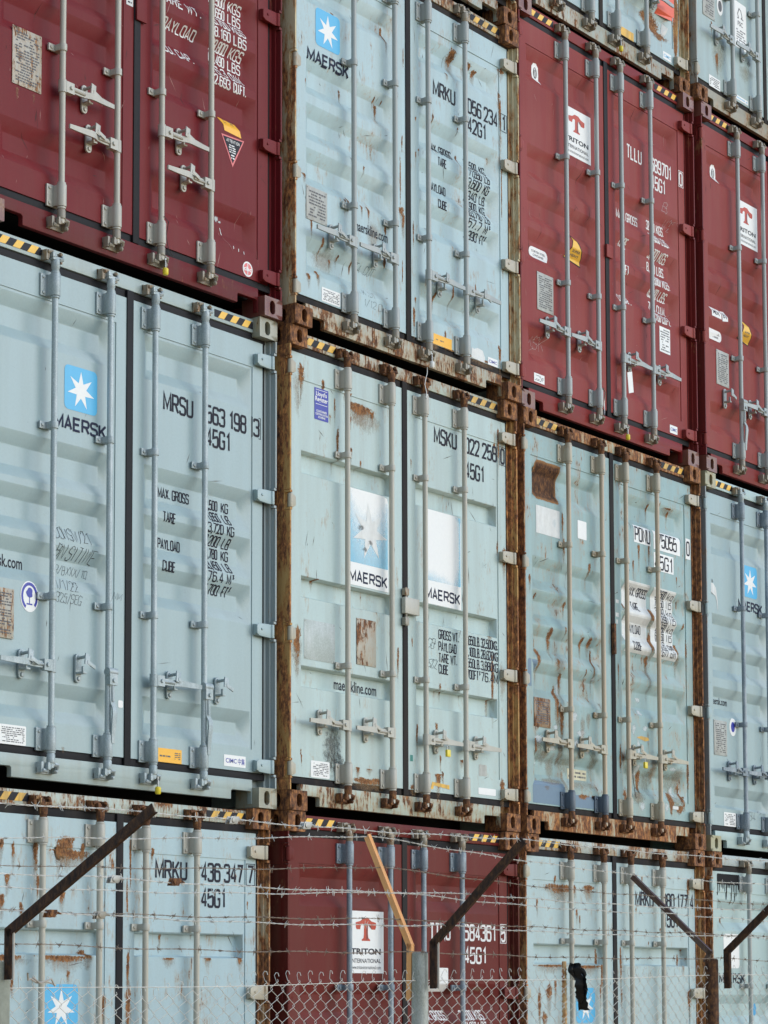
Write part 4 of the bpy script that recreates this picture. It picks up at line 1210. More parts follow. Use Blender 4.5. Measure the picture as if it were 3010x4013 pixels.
c.blobs('L', [(0.40, 0.50, 0.14, 0.08, 0.05), (0.85, 0.78, 0.10, 0.10, 0.15)], STAINO, 0.0010, 'rust_run')

# --- B3
c = make('B3', 'rusty sill of a container at the top edge, above the one numbered 056 234', b2_tr[-1:] + [(2.34, 2.58)], handles=HL, catches=CL)

# --- B1
c = make('B1', 'pale grey flat panelled container with two peeling star posters side by side', step_tr, 'step', rods=(0.556, 1.008, 1.366, 1.808), mids=(2.200, 0.905),
         handles=[(0, 'L', 0.540), (1, 'L', 0.535), (2, 'R', 0.526), (3, 'R', 0.524)], catches=[(0.335, 0.545), (0.792, 0.540), (1.535, 0.530), (1.985, 0.528)], stripe_mat=YELLOWW)
ids(c, 'MSKU', '022 258', '0', ('45G1', 2.112), 2.570, (1.551, 1.796), (1.900, 2.263), (2.312, 2.350), size_z=2.405)
weights(c, [('GROSS WT.', 1.588, 1.812, 1.258), ('PAYLOAD', 1.588, 1.782, 1.180), ('TARE WT.', 1.588, 1.790, 1.106), ('CUBE', 1.588, 1.690, 1.034)],
        [('71,650LB.', '32,500KG.'), ('63,100LB.', '28,620KG'), ('8,550LB.', '3,880KG'), ('2,700FT~', '76.4M')], 1.258, 0.0745, None, (1.870, 2.055, 2.070, 2.262), 0.056, off=0.0026, bold=0.42)
sticker(c, 'L', 0.300, 0.437, 2.385, 2.580, ROYAL, 0, 1, r=0.003, name='class_sticker')
c.lay('L', 'class_lettering', ftext('Lloyd\'s', 0.315, 0.42, 2.525, 2.560, 0.02) + ftext('Register', 0.308, 0.43, 2.490, 2.528, 0.02) + ftext('CONTAINER', 0.318, 0.42, 2.432, 2.446, 0.02) + ftext('CERTIFICATION', 0.31, 0.43, 2.414, 2.427, 0.02) + ftext('SCHEME', 0.335, 0.405, 2.396, 2.409, 0.02) + [rectp(0.312, 0.425, 2.568, 2.571), rectp(0.312, 0.425, 2.480, 2.483)], WHITE, 0.0044)
# peeling posters
for dn, x0, x1, st in (('L', 0.640, 1.046, True), ('R', 1.428, 1.842, False)):
    top = 2.026
    ps = c.lay(dn, 'star_poster', [rectp(x0, x1, 1.415 if dn == 'R' else 1.425, 1.56), rectp(x0, x1, 1.56, top, 0.03)[0:] if False else [(x0, 1.56), (x1, 1.56), (x1, top - 0.045), (x1 - 0.012, top - 0.012), (x1 - 0.05, top), (x0, top)]], WHITE, 0.0032)
    random.seed(31 if st else 32)
    rx = x1
    if st:
        pl = gradpatch(x0, x1 - 0.006, 1.566, top - 0.006, lambda u, v: 0.18 + 0.75 * (1 - v) ** 0.8 + 0.35 * abs(2 * u - 1) ** 3 - (0.5 if v > 0.97 and u > 0.9 else 0))
        c.lay(dn, 'poster_fading', pl, PALEBLUE, 0.0044, True)
        c.lay(dn, 'poster_star', star((x0 + x1) / 2 + 0.01, 1.775, 0.180, 1.0, 6), WHITEW, 0.0058)
        c.blobs(dn, [(0.76, 1.79, 0.05, 0.03, 0.0), (0.86, 1.71, 0.04, 0.02, 0.0), (0.80, 1.66, 0.03, 0.03, 0.0)], GRIME, 0.0066, 'poster_scuff')
    else:
        pl = gradpatch(x0, x1 - 0.006, 1.566, top - 0.006, lambda u, v: 0.08 + 0.95 * max(0, (u - 0.86) / 0.14) + 0.75 * max(0, 1 - v * 3.2) * (1 - u * 0.5) + 0.3 * max(0, (v - 0.9) / 0.1) * u)
        c.lay(dn, 'poster_fading', pl, PALEBLUE, 0.0044, True)
    word(c, dn, x0 + 0.008 if st else x0 + 0.02, x1 - 0.02, 1.452, 1.512)
plate(c, 'L', 0.200, 0.500, 0.915, 1.155, galv('scoured_patch', lin('#a3aca8'), 0.1), 0, 1, GREYINK, 'blank_plate', 0.002)
plate(c, 'L', 0.714, 0.912, 0.938, 1.225, PLATER, 0, 17)
c.lay('L', 'web_lettering', ftext('maerskline.com', 0.555, 0.985, 0.770, 0.838, 0.012), INK, 0.0026)
sticker(c, 'L', 0.258, 0.440, 0.212, 0.312, WHITE, 8, 15)
c.lay('L', 'small_sticker', [rectp(1.130, 1.160, 0.60, 0.60001)] if False else [rectp(1.262, 1.292, 0.385, 0.425)], flat('green_vinyl', (0.04, 0.22, 0.19, 1)), 0.0032).parent = c.Rr
sticker(c, 'R', 2.018, 2.222, 0.228, 0.272, WHITE, 0)
c.lay('R', 'torn_sticker', [[(1.483, 0.225), (1.51, 0.225), (1.52, 0.25), (1.69, 0.235), (1.69, 0.262), (1.50, 0.272)]], YELLOWW, 0.0032)
sticker(c, 'R', 2.035, 2.125, 0.350, 0.425, PLATE, 0)
random.seed(8)
c.lay('R', 'marker_scribble', stext('GB', 1.455, 1.53, 1.13, 1.19, 0.12, 0.6, 0.5) + stext('SCL', 1.45, 1.565, 1.00, 1.06, 0.12, 0.6, 0.7) + stext('JIK', 2.04, 2.13, 1.735, 1.765, 0.12, 0.8, 0.2), SCRIB, 0.0026)
g1 = MB(); g1.box(1.166, 1.318, 0.012, 0.044, 1.308, 1.412)
g1.build('lock_box', HW['cream'], c.Rr, bevel=0.005)
g2 = MB(); g2.box(1.172, 1.212, 0.016, 0.0445, 1.425, 1.470); g2.box(1.172, 1.212, 0.016, 0.0445, 1.235, 1.285); g2.tube([(1.192, 0.026, 1.23), (1.192, 0.026, 1.475)], 0.008, 8)
g2.build('lock_box_pin', CAMM['mid'], c.L, bevel=0.002)
c.blobs('L', [(0.38, 2.62, 0.02, 0.03, 0.04), (0.75, 2.545, 0.14, 0.025, 0.04), (0.88, 2.530, 0.02, 0.014, 0.03), (0.63, 2.60, 0.05, 0.02, 0.03), (0.66, 2.46, 0.014, 0.018, 0.02), (0.61, 2.45, 0.012, 0.012, 0.02), (0.455, 2.43, 0.012, 0.012, 0.01), (0.66, 2.26, 0.022, 0.022, 0.04),
              (0.53, 2.31, 0.018, 0.08, 0.05), (0.76, 2.20, 0.012, 0.016, 0.01), (0.50, 2.52, 0.012, 0.05, 0.03), (0.165, 2.66, 0.04, 0.05, 0.10), (0.13, 1.04, 0.05, 0.09, 0.08), (1.14, 1.06, 0.014, 0.05, 0.04), (1.135, 1.0, 0.012, 0.03, 0.04)])
c.blobs('L', [(0.80, 0.225, 0.14, 0.022, 0.0), (0.92, 0.235, 0.10, 0.016, 0.0), (0.72, 0.30, 0.03, 0.008, 0.03), (0.84, 0.30, 0.04, 0.006, 0.0), (0.33, 1.405, 0.022, 0.012, 0.012), (0.17, 0.34, 0.01, 0.06, 0.02)])
c.blobs('L', [(0.47, 0.42, 0.10, 0.16, 0.10), (0.52, 0.30, 0.08, 0.12, 0.02)], GRIME, 0.0014, 'grime_patch')
c.blobs('R', [(2.24, 2.585, 0.02, 0.012, 0.01), (1.285, 2.30, 0.008, 0.02, 0.05), (1.29, 1.15, 0.010, 0.03, 0.02), (1.345, 0.59, 0.014, 0.06, 0.05), (1.56, 0.635, 0.022, 0.03, 0.02), (1.60, 0.43, 0.012, 0.03, 0.02), (1.57, 0.32, 0.05, 0.012, 0.10), (1.62, 0.335, 0.012, 0.02, 0.06), (1.60, 0.895, 0.016, 0.02, 0.0), (1.88, 0.885, 0.02, 0.006, 0.01), (1.66, 0.862, 0.012, 0.012, 0.01), (2.17, 1.285, 0.04, 0.008, 0.0), (2.20, 1.03, 0.02, 0.14, 0.05), (1.84, 0.43, 0.03, 0.014, 0.0), (2.30, 0.30, 0.035, 0.07, 0.05), (2.28, 2.64, 0.018, 0.09, 0.10), (2.34, 1.86, 0.03, 0.06, 0.06), (2.265, 1.90, 0.01, 0.05, 0.03), (1.30, 0.225, 0.05, 0.02, 0.0)])
c.blobs('R', [(2.32, 2.62, 0.04, 0.14, 0.10), (2.31, 1.02, 0.05, 0.12, 0.10)], STAINO, 0.0010, 'rust_run')
c.blobs('L', [(0.14, 2.55, 0.06, 0.12, 0.15), (0.80, 2.50, 0.20, 0.05, 0.10), (0.12, 1.0, 0.07, 0.14, 0.12)], STAINO, 0.0010, 'rust_run')

# --- B0
c = make('B0', 'dark oxide red container with a white poster, behind the middle fence post', red_tr, rods=(0.584, 1.000, 1.350, 1.772), mids=(1.868, 0.995), handles=HL, catches=CL)
ids(c, 'TTNU', '684361', '5', ('45G1', 2.118), 2.272, (1.495, 1.712), (1.873, 2.230), (2.298, 2.335), STENCIL, size_z=2.125)
t_poster(c, 0.660, 1.001, 1.955, 2.332)
sticker(c, 'R', 1.490, 1.690, 1.845, 1.995, WHITE)
weights(c, [('MAX. GROSS', 1.43, 1.690, 1.722), ('TARE', 1.50, 1.60, 1.58)], [('32,500', 'KGS'), ('71,650', 'LBS'), ('3,700', 'KGS')], 1.722, 0.075, None, (1.868, 1.995, 2.025, 2.112), 0.056, STENCIL)
c.blobs('R', [(2.05, 1.865, 0.10, 0.02, 0.01)], TANO, 0.0014, 'scuff')

# --- C2
c = make('C2', 'red container numbered 689701 with a white poster and yellow fin sticker', red_tr, rods=(0.592, 1.004, 1.345, 1.770), mids=(1.899, 0.990),
         handles=[(0, 'L', 0.632), (1, 'L', 0.625), (2, 'R', 0.615), (3, 'R', 0.622)], catches=[(0.395, 0.635), (0.812, 0.628), (1.50, 0.625), (1.935, 0.622)])
ids(c, 'TLLU', '689701', '0', ('45G1', 2.075), 2.275, (1.522, 1.728), (1.872, 2.168), (2.292, 2.330), STENCIL, size_z=2.140, bold=0.44)
weights(c, [('MAX. GROSS', 1.440, 1.735, 1.775), ('TARE', 1.45, 1.560, 1.560), ('NET', 1.45, 1.530, 1.350), ('CU.CAP.', 1.390, 1.560, 1.128)],
        [('32,500', 'KGS.'), ('71,650', 'LBS.')], 1.800, 0.098, None, (1.872, 1.990, 2.020, 2.125), 0.062, STENCIL)
weights(c, [], [('3,700', 'KGS.'), ('8,160', 'LBS.')], 1.580, 0.100, None, (1.872, 1.990, 2.020, 2.125), 0.062, STENCIL)
weights(c, [], [('28,800', 'KGS.'), ('63,490', 'LBS.')], 1.372, 0.092, None, (1.872, 1.990, 2.020, 2.130), 0.060, STENCIL)
weights(c, [], [('76.4', 'CU.M.'), ('2,700', 'CU.FT.')], 1.180, 0.082, None, (1.885, 1.985, 2.010, 2.135), 0.060, STENCIL)
t_poster(c, 0.655, 1.012, 1.965, 2.318)
def emblem(c, cx, cz):
    pts = [(cx - 0.06, cz - 0.01), (cx - 0.045, cz - 0.075), (cx + 0.0, cz - 0.10), (cx + 0.06, cz - 0.125), (cx + 0.068, cz - 0.02), (cx + 0.062, cz + 0.06), (cx + 0.025, cz + 0.092), (cx - 0.025, cz + 0.088), (cx - 0.055, cz + 0.05)]
    sc_ = lambda q: [(cx + (x - cx) * 0.70, cz + (z - cz) * 0.70) for x, z in q]
    c.lay('L', 'emblem_sticker', [sc_(pts)], WHITE, 0.0032)
    c.lay('L', 'emblem_mark', [sc_(oval(cx + 0.006, cz - 0.008, 0.034, 0.058))], GREYINK, 0.0044)
    c.lay('L', 'emblem_lines', [sc_(q) for q in ([(cx - 0.01, cz - 0.045), (cx - 0.002, cz - 0.05), (cx + 0.012, cz + 0.03), (cx + 0.004, cz + 0.035)], [(cx + 0.012, cz - 0.05), (cx + 0.019, cz - 0.05), (cx + 0.024, cz + 0.01), (cx + 0.017, cz + 0.012)], [(cx - 0.012, cz + 0.02), (cx + 0.014, cz + 0.036), (cx + 0.010, cz + 0.044), (cx - 0.012, cz + 0.03)])], WHITE, 0.0056)
emblem(c, 0.352, 2.462)
def oval_sticker(c, x0, x1, cz, hh):
    c.lay('L', 'steel_sticker', [rectp(x0, x1, cz - hh, cz + hh, hh * 0.95)], WHITE, 0.0032)
    c.lay('L', 'steel_lettering', ftext('CORTEN STEEL', x0 + 0.03, x1 - 0.03, cz + 0.004, cz + 0.020, 0.02) + ftext('CONTAINER', x0 + 0.05, x1 - 0.05, cz - 0.022, cz - 0.006, 0.02), GREYINK, 0.0044)
def fin(c, x0, x1, z0, z1):
    wv, hv = x1 - x0, z1 - z0
    s = lambda m: [(x0 + m * 1.2, z0 + 0.024 + m), (x1 - m * 1.1, z0 + m), (x1 - wv * 0.06 - m, z0 + hv * 0.28), (x0 + wv * 0.66 - m, z0 + hv * 0.66 - m), (x0 + wv * 0.30, z1 - m * 2.6), (x0 + wv * 0.20 + m * 0.8, z0 + hv * 0.48)]
    c.lay('L', 'fin_sticker', [s(0.0)], BLACK, 0.0032)
    c.lay('L', 'fin_field', [s(0.008)], YELLOW, 0.0044)
    c.lay('L', 'fin_lettering', ftext('SUPER', x0 + 0.07, x1 - 0.06, z0 + 0.075, z0 + 0.09, 0.02) + ftext('HEAVY', x0 + 0.07, x1 - 0.055, z0 + 0.050, z0 + 0.065, 0.02), GREYINK, 0.0056)
oval_sticker(c, 0.258, 0.496, 1.158, 0.042)
fin(c, 0.700, 0.930, 1.200, 1.405)
plate(c, 'L', 0.283, 0.490, 0.742, 1.010, PLATE, 15, 21)
sticker(c, 'L', 0.230, 0.362, 0.222, 0.284, WHITE, 5, 22, r=0.002)
sticker(c, 'R', 1.965, 2.122, 0.815, 1.008, WHITE, 9, 23, r=0.002)
maker_sticker(c, 2.092, 2.205, 0.219, 0.280)
random.seed(3)
c.lay('R', 'chalk_scribble', stext('B', 2.02, 2.09, 1.90, 1.985, 0.10, 0.7, 0.4) + stext('M2B', 2.10, 2.24, 1.795, 1.87, 0.10, 0.7, 0.3), CHALK, 0.0026)
c.lay('L', 'chalk_scribble', stext('MSK', 0.20, 0.42, 0.475, 0.56, 0.10, 0.7, 0.2), CHALK, 0.0026)
MB().box(1.180, 1.262, 0.028, 0.044, 1.335, 1.43).build('locking_lug', c.paint, c.L, bevel=0.004)
MB().obox((1.40, -0.022, 0.445), (0.026, -0.004, 0.008), (0, 0.0012, 0), (-0.010, 0, 0.075)).build('hanging_tag', WHITE, c.Rr, smooth=False)

# --- C1
c1_tr = [(2.312, 2.540), (1.690, 1.900), (1.452, 1.664), (1.212, 1.424), (0.935, 1.170), (0.352, 0.566)]
c = make('C1', 'battered teal container with one big brown rust patch and peeling paint at the bottom', c1_tr, 'tight', rods=(0.560, 1.000, 1.330, 1.775), mids=(2.028, 0.880),
         handles=[(0, 'L', 0.640), (1, 'L', 0.635), (2, 'R', 0.630), (3, 'R', 0.632)], catches=[(0.335, 0.645), (0.770, 0.640), (1.480, 0.640), (1.925, 0.640)], stripe_mat=YELLOWW)
lab = [rectp(1.532, 1.772, 2.205, 2.335), rectp(1.815, 2.205, 2.195, 2.335), rectp(2.282, 2.352, 2.188, 2.345), rectp(1.815, 2.105, 2.040, 2.172)]
c.lay('R', 'id_label', lab, WHITE, 0.0032)
pl = stext('PONU', 1.550, 1.760, 2.222, 2.318, 0.42) + stext('175055', 1.830, 2.150, 2.222, 2.318, 0.42) + stext('0', 2.298, 2.336, 2.220, 2.318, 0.42) + stext('45G1', 1.830, 2.085, 2.055, 2.150, 0.42)
c.lay('R', 'id_lettering', pl, INK, 0.0046)
c.lay('R', 'weight_label', [rectp(1.405, 1.760, 1.392, 1.912), rectp(1.815, 2.140, 1.392, 1.912)], WHITEW, 0.0034)
pl = []
for s_, x0, x1, z in (('MAX. GROSS', 1.490, 1.748, 1.872), ('TARE', 1.525, 1.63, 1.765), ('PAYLOAD', 1.490, 1.668, 1.600), ('CUBE', 1.520, 1.625, 1.475)):
    pl += stext(s_, x0, x1, z - 0.058, z, 0.40)
for k, (a, b) in enumerate((('32,500', 'kg'), ('71,650', 'lb'), ('3,940', 'kg'), ('8,690', 'lb'), ('28,560', 'kg'), ('62,960', 'lb'), ('75.8', 'cum'), ('2,677', 'cuft'))):
    z = 1.895 - 0.062 * k
    pl += stext(a, 1.885, 2.01, z - 0.050, z, 0.44) + stext(b, 2.045, 2.125, z - 0.050, z, 0.36)
c.lay('R', 'weight_lettering', pl, INK, 0.0048)
random.seed(44)
c.lay('L', 'rust_patch', patch(0.205, 0.545, 2.300, 2.585, 0.035), RUSTD, 0.0020, True)
sticker(c, 'L', 0.228, 0.528, 2.070, 2.262, WHITEW, 0, 2, r=0.002)
c.lay('L', 'label_print', gradpatch(0.40, 0.52, 2.09, 2.24, lambda u, v: 0.45 * math.sin(math.pi * u) * math.sin(math.pi * v) + 0.1), PALEBLUE, 0.0044, True)
sticker(c, 'L', 0.762, 0.880, 2.112, 2.242, WHITE, 0, 2)
plate(c, 'L', 0.180, 0.384, 0.735, 0.935, PLATEB, 10, 31)
sticker(c, 'L', 0.30, 0.36, 0.765, 0.790, WHITEW)
sticker(c, 'L', 0.655, 0.905, 0.412, 0.486, flat('cream_label', (0.62, 0.58, 0.40, 1), 0.5, 0.1, 0.3), 2, 33, GREYINK, 0.003)
c.lay('L', 'repair_paint', patch(0.150, 0.56, 0.212, 0.372, 0.02) + [(f, 0.0002) for f in patch(0.54, 1.105, 0.212, 0.305, 0.02)], BLUEO, 0.0014, True)
c.lay('L', 'repair_paint', patch(0.10, 0.235, 1.00, 1.195, 0.02), BLUEO, 0.0014, True)
c.blobs('L', [(0.255, 1.245, 0.030, 0.05, 0.10), (0.42, 1.40, 0.040, 0.055, 0.09), (0.235, 1.325, 0.02, 0.035, 0.05), (0.83, 1.395, 0.026, 0.04, 0.04), (0.93, 1.405, 0.034, 0.04, 0.04), (0.915, 1.935, 0.022, 0.03, 0.05), (0.23, 1.64, 0.016, 0.02, 0.05), (0.565, 2.215, 0.016, 0.06, 0.05), (0.58, 2.04, 0.022, 0.05, 0.04),
              (0.50, 1.22, 0.03, 0.016, 0.02), (0.56, 1.10, 0.03, 0.05, 0.05), (0.48, 0.97, 0.035, 0.10, 0.12), (0.53, 0.85, 0.035, 0.09, 0.12), (0.86, 1.18, 0.012, 0.02, 0.03), (0.97, 1.29, 0.016, 0.10, 0.05), (1.05, 1.36, 0.02, 0.05, 0.06), (1.06, 1.10, 0.03, 0.07, 0.05), (0.20, 0.62, 0.018, 0.06, 0.03), (0.93, 0.30, 0.03, 0.02, 0.02), (0.80, 0.30, 0.10, 0.016, 0.02), (0.135, 1.75, 0.02, 0.03, 0.03), (0.60, 1.45, 0.014, 0.02, 0.02), (0.62, 1.62, 0.02, 0.03, 0.03)])
c.blobs('L', [(0.42, 0.50, 0.10, 0.09, 0.10), (0.32, 0.56, 0.08, 0.04, 0.10), (0.80, 0.80, 0.05, 0.09, 0.14), (0.88, 0.86, 0.05, 0.05, 0.10), (0.50, 0.60, 0.06, 0.09, 0.10), (0.42, 0.38, 0.20, 0.022, 0.02), (0.58, 0.40, 0.04, 0.09, 0.05), (0.33, 0.33, 0.05, 0.02, 0.02)], STAINO, 0.0026, 'rust_run')
c.blobs('L', [(0.70, 0.85, 0.05, 0.05, 0.02), (0.78, 0.74, 0.09, 0.035, 0.02), (0.72, 0.66, 0.05, 0.04, 0.0), (0.24, 0.66, 0.07, 0.035, 0.03), (0.40, 0.60, 0.10, 0.025, 0.0), (0.86, 0.62, 0.05, 0.02, 0.02), (0.53, 1.03, 0.03, 0.05, 0.03), (0.45, 0.75, 0.05, 0.03, 0.0), (0.22, 0.50, 0.05, 0.04, 0.0), (0.98, 1.14, 0.03, 0.02, 0.0)], PALEO, 0.0012, 'bare_primer')
c.blobs('L', [(0.25, 0.60, 0.10, 0.10, 0.05), (0.62, 0.52, 0.14, 0.06, 0.05), (0.95, 0.55, 0.10, 0.09, 0.05), (0.80, 0.38, 0.20, 0.05, 0.02)], TANO, 0.0009, 'scuff')
c.blobs('R', [(1.60, 2.165, 0.022, 0.045, 0.05), (1.52, 2.045, 0.016, 0.03, 0.03), (1.735, 2.30, 0.016, 0.04, 0.02), (1.745, 2.19, 0.018, 0.06, 0.03), (1.79, 1.72, 0.05, 0.035, 0.06), (1.79, 1.53, 0.045, 0.05, 0.10), (1.74, 1.37, 0.04, 0.03, 0.05), (2.155, 1.505, 0.04, 0.03, 0.05), (2.05, 2.53, 0.10, 0.008, 0.0), (2.07, 2.50, 0.022, 0.016, 0.03), (2.15, 2.02, 0.014, 0.02, 0.02), (1.40, 1.77, 0.03, 0.05, 0.05), (1.285, 1.24, 0.012, 0.06, 0.02), (2.24, 1.66, 0.02, 0.04, 0.03), (2.27, 1.50, 0.014, 0.08, 0.05), (2.12, 1.76, 0.012, 0.016, 0.01), (2.285, 2.2, 0.012, 0.02, 0.02), (1.77, 2.5, 0.02, 0.03, 0.02)])
c.blobs('R', [(2.02, 0.36, 0.05, 0.08, 0.12), (2.20, 0.44, 0.05, 0.10, 0.14), (2.14, 0.30, 0.08, 0.03, 0.03), (1.60, 0.50, 0.05, 0.05, 0.10), (1.36, 0.42, 0.05, 0.09, 0.10), (1.30, 0.62, 0.02, 0.10, 0.05), (1.95, 0.50, 0.03, 0.05, 0.05), (2.27, 0.58, 0.02, 0.10, 0.08)], RUSTO, 0.0026)
c.blobs('R', [(1.78, 0.60, 0.08, 0.09, 0.16), (2.15, 0.55, 0.10, 0.10, 0.16), (1.55, 0.36, 0.10, 0.05, 0.05), (1.70, 0.80, 0.03, 0.05, 0.12), (1.74, 1.25, 0.05, 0.08, 0.20), (2.17, 1.40, 0.05, 0.04, 0.16), (2.28, 0.85, 0.03, 0.10, 0.10)], STAINO, 0.0022, 'rust_run')
c.blobs('R', [(1.62, 1.06, 0.06, 0.022, 0.02), (1.60, 0.96, 0.05, 0.04, 0.0), (1.66, 0.85, 0.06, 0.035, 0.0), (1.50, 0.84, 0.04, 0.05, 0.03), (1.56, 0.72, 0.03, 0.08, 0.05), (1.90, 0.68, 0.06, 0.04, 0.0), (1.55, 0.55, 0.05, 0.05, 0.05), (2.08, 0.42, 0.05, 0.05, 0.03), (1.95, 0.30, 0.05, 0.04, 0.02), (1.60, 0.28, 0.06, 0.05, 0.0), (1.45, 0.30, 0.05, 0.03, 0.0), (2.05, 0.58, 0.07, 0.03, 0.0)], PALEO, 0.0012, 'bare_primer')
c.blobs('R', [(1.50, 0.52, 0.12, 0.08, 0.06), (1.72, 0.48, 0.12, 0.09, 0.05), (2.05, 0.50, 0.14, 0.10, 0.05), (2.08, 0.34, 0.14, 0.07, 0.02), (1.55, 0.34, 0.14, 0.06, 0.0)], TANO, 0.0009, 'scuff')
c.lay('R', 'torn_sticker', [[(1.535, 0.775), (1.66, 0.755), (1.715, 0.768), (1.70, 0.785), (1.60, 0.79)]], YELLOWW, 0.0034)
sticker(c, 'R', 2.035, 2.12, 0.285, 0.31, WHITEW)
c.lay('R', 'paint_flake', [rectp(1.258, 1.30, 1.72, 1.745), rectp(1.255, 1.30, 1.62, 1.65), rectp(1.262, 1.285, 1.57, 1.60)], WHITEW, 0.003)
dr = MB(); dr.box(1.186, 1.214, 0.020, 0.0445, 1.34, 1.56)
dr.build('broken_gasket_clip', CAMM['rust'], c.L, bevel=0.004)

# --- C0
c = make('C0', 'pale blue container with orange rusted header, numbered 380 177', step_tr, 'step', rods=(0.562, 0.994, 1.362, 1.806), mids=(2.190, 0.905),
         handles=[(0, 'L', 0.535), (1, 'L', 0.535), (2, 'R', 0.525), (3, 'R', 0.525)], catches=[(0.345, 0.535), (0.79, 0.535), (1.56, 0.525), (1.98, 0.525)], stripes=(1, 0), stripe_mat=YELLOWW)
ids(c, 'MRKU', '380 177', '4', ('45G1', 2.113), 2.556, (1.518, 1.762), (1.905, 2.262), (2.298, 2.340), size_z=2.415, box=False)
star_sign(c, 'L', 0.700, 0.948, 1.632, 1.872, (0.62, 1.02, 1.52, 1.585))
c.blobs('L', [(0.50, 2.555, 0.20, 0.028, 0.02), (0.44, 2.62, 0.02, 0.02, 0.03), (0.87, 2.565, 0.09, 0.03, 0.02), (0.68, 2.56, 0.05, 0.03, 0.02), (0.72, 2.40, 0.02, 0.02, 0.03), (0.66, 2.37, 0.016, 0.02, 0.02), (0.76, 2.36, 0.014, 0.02, 0.04), (0.38, 2.023, 0.20, 0.007, 0.01), (0.86, 2.02, 0.20, 0.010, 0.01), (1.045, 2.03, 0.02, 0.12, 0.05),
              (0.36, 1.86, 0.05, 0.05, 0.06), (0.44, 1.89, 0.02, 0.05, 0.04), (0.24, 1.80, 0.03, 0.08, 0.10), (1.02, 1.86, 0.012, 0.06, 0.03), (0.22, 2.45, 0.016, 0.03, 0.03), (0.30, 1.68, 0.04, 0.05, 0.04)])
c.blobs('R', [(1.29, 2.06, 0.014, 0.12, 0.04), (1.30, 1.84, 0.014, 0.05, 0.05), (1.60, 2.66, 0.014, 0.014, 0.03), (2.19, 2.08, 0.020, 0.06, 0.02), (2.24, 2.15, 0.02, 0.012, 0.0), (1.52, 2.44, 0.012, 0.012, 0.03), (1.86, 2.30, 0.012, 0.01, 0.02), (2.27, 2.64, 0.03, 0.05, 0.05), (2.27, 1.83, 0.035, 0.05, 0.10), (1.69, 2.2, 0.01, 0.012, 0.02)])

# --- C3
c = make('C3', 'grey container with an orange red placard and a mustard rusted corner, at the top edge', red_tr, mids=(1.90, 0.995), handles=HL, catches=CL, stripe_mat=YELLOWW)
maker_sticker(c, 2.118, 2.243, 0.218, 0.276, ink=BLUE)
c.lay('R', 'notice_sticker', [rectp(1.492, 1.682, 0.200, 0.264)], YELLOWW, 0.0032)
c.lay('R', 'placard', [rectp(2.05, 2.296, 0.556, 0.78)], flat('orange_red_vinyl', (0.80, 0.13, 0.07, 1), 0.45, 0.08), 0.0032)
c.lay('R', 'placard_lettering', stext('HIII', 2.11, 2.24, 0.60, 0.68, 0.6, 0.2), BLACK, 0.0044)
c.lay('R', 'torn_sticker', [[(2.17, 0.43), (2.21, 0.42), (2.28, 0.53), (2.27, 0.555), (2.20, 0.55)]], WHITEW, 0.0032)
random.seed(61)
c.blobs('R', [(2.0, 0.50, 0.16, 0.05, 0.05), (2.07, 0.41, 0.14, 0.05, 0.04), (2.30, 0.70, 0.06, 0.25, 0.05), (2.31, 0.40, 0.03, 0.12, 0.12)], RUSTO)
c.blobs('R', [(2.315, 0.60, 0.05, 0.35, 0.10)], overlay('mustard_rust', 'stain', 0.9, (0.42, 0.22, 0.035, 1), 0.3, 1.0), 0.0009, 'rust_run')
c.blobs('R', [(1.96, 0.53, 0.10, 0.12, 0.05), (1.86, 0.70, 0.08, 0.05, 0.0)], TANO, 0.0009, 'scuff')

# --- D3
c = make('D3', 'grimy grey container with a tall white sticker, in the top right corner', red_tr[:1] + [(2.0, 2.2)], mids=(1.90, 0.995), handles=HL, catches=CL, stripe_mat=YELLOWW)
sticker(c, 'L', 0.722, 0.920, 0.660, 1.04, WHITE, 0)
c.lay('L', 'sticker_lettering', ftext('FSC', 0.775, 0.86, 0.845, 0.885, 0.02) + ribbon([(0.77, 0.905), (0.79, 0.91), (0.775, 0.94), (0.80, 0.99), (0.83, 0.975), (0.85, 0.93), (0.835, 0.915), (0.87, 0.91)], 0.005) + microtext(0.745, 0.90, 0.70, 0.82, 6, 1, 71), GREYINK, 0.0044)
sticker(c, 'L', 0.278, 0.458, 0.194, 0.284, WHITE, 5, 72, r=0.002)
sticker(c, 'L', 0.714, 0.918, 0.222, 0.258, WHITE, 1, 73, BLUE, r=0.002)
plate(c, 'L', 0.20, 0.392, 0.745, 1.02, PLATE, 12, 74)
c.lay('L', 'round_badge', [oval(0.483, 0.90, 0.05, 0.075)], WHITE, 0.0032)
c.lay('L', 'badge_mark', [oval(0.483, 0.90, 0.030, 0.045)], GREYINK, 0.0044)
c.blobs('L', [(0.42, 0.46, 0.035, 0.05, 0.05), (0.34, 0.72, 0.012, 0.02, 0.08)])
c.blobs('L', [(0.45, 0.50, 0.16, 0.10, 0.10), (0.90, 0.50, 0.14, 0.06, 0.08)], TANO, 0.0009, 'scuff')
c.blobs('L', [(0.52, 0.58, 0.06, 0.03, 0.02), (0.95, 0.58, 0.05, 0.03, 0.02)], GRIME, 0.0012, 'grime_patch')
c.blobs('L', [(1.12, 0.55, 0.05, 0.12, 0.02)], PALEO, 0.0014, 'bare_primer')
c.blobs('R', [(1.30, 0.62, 0.05, 0.14, 0.05)], PALEO, 0.0014, 'bare_primer')

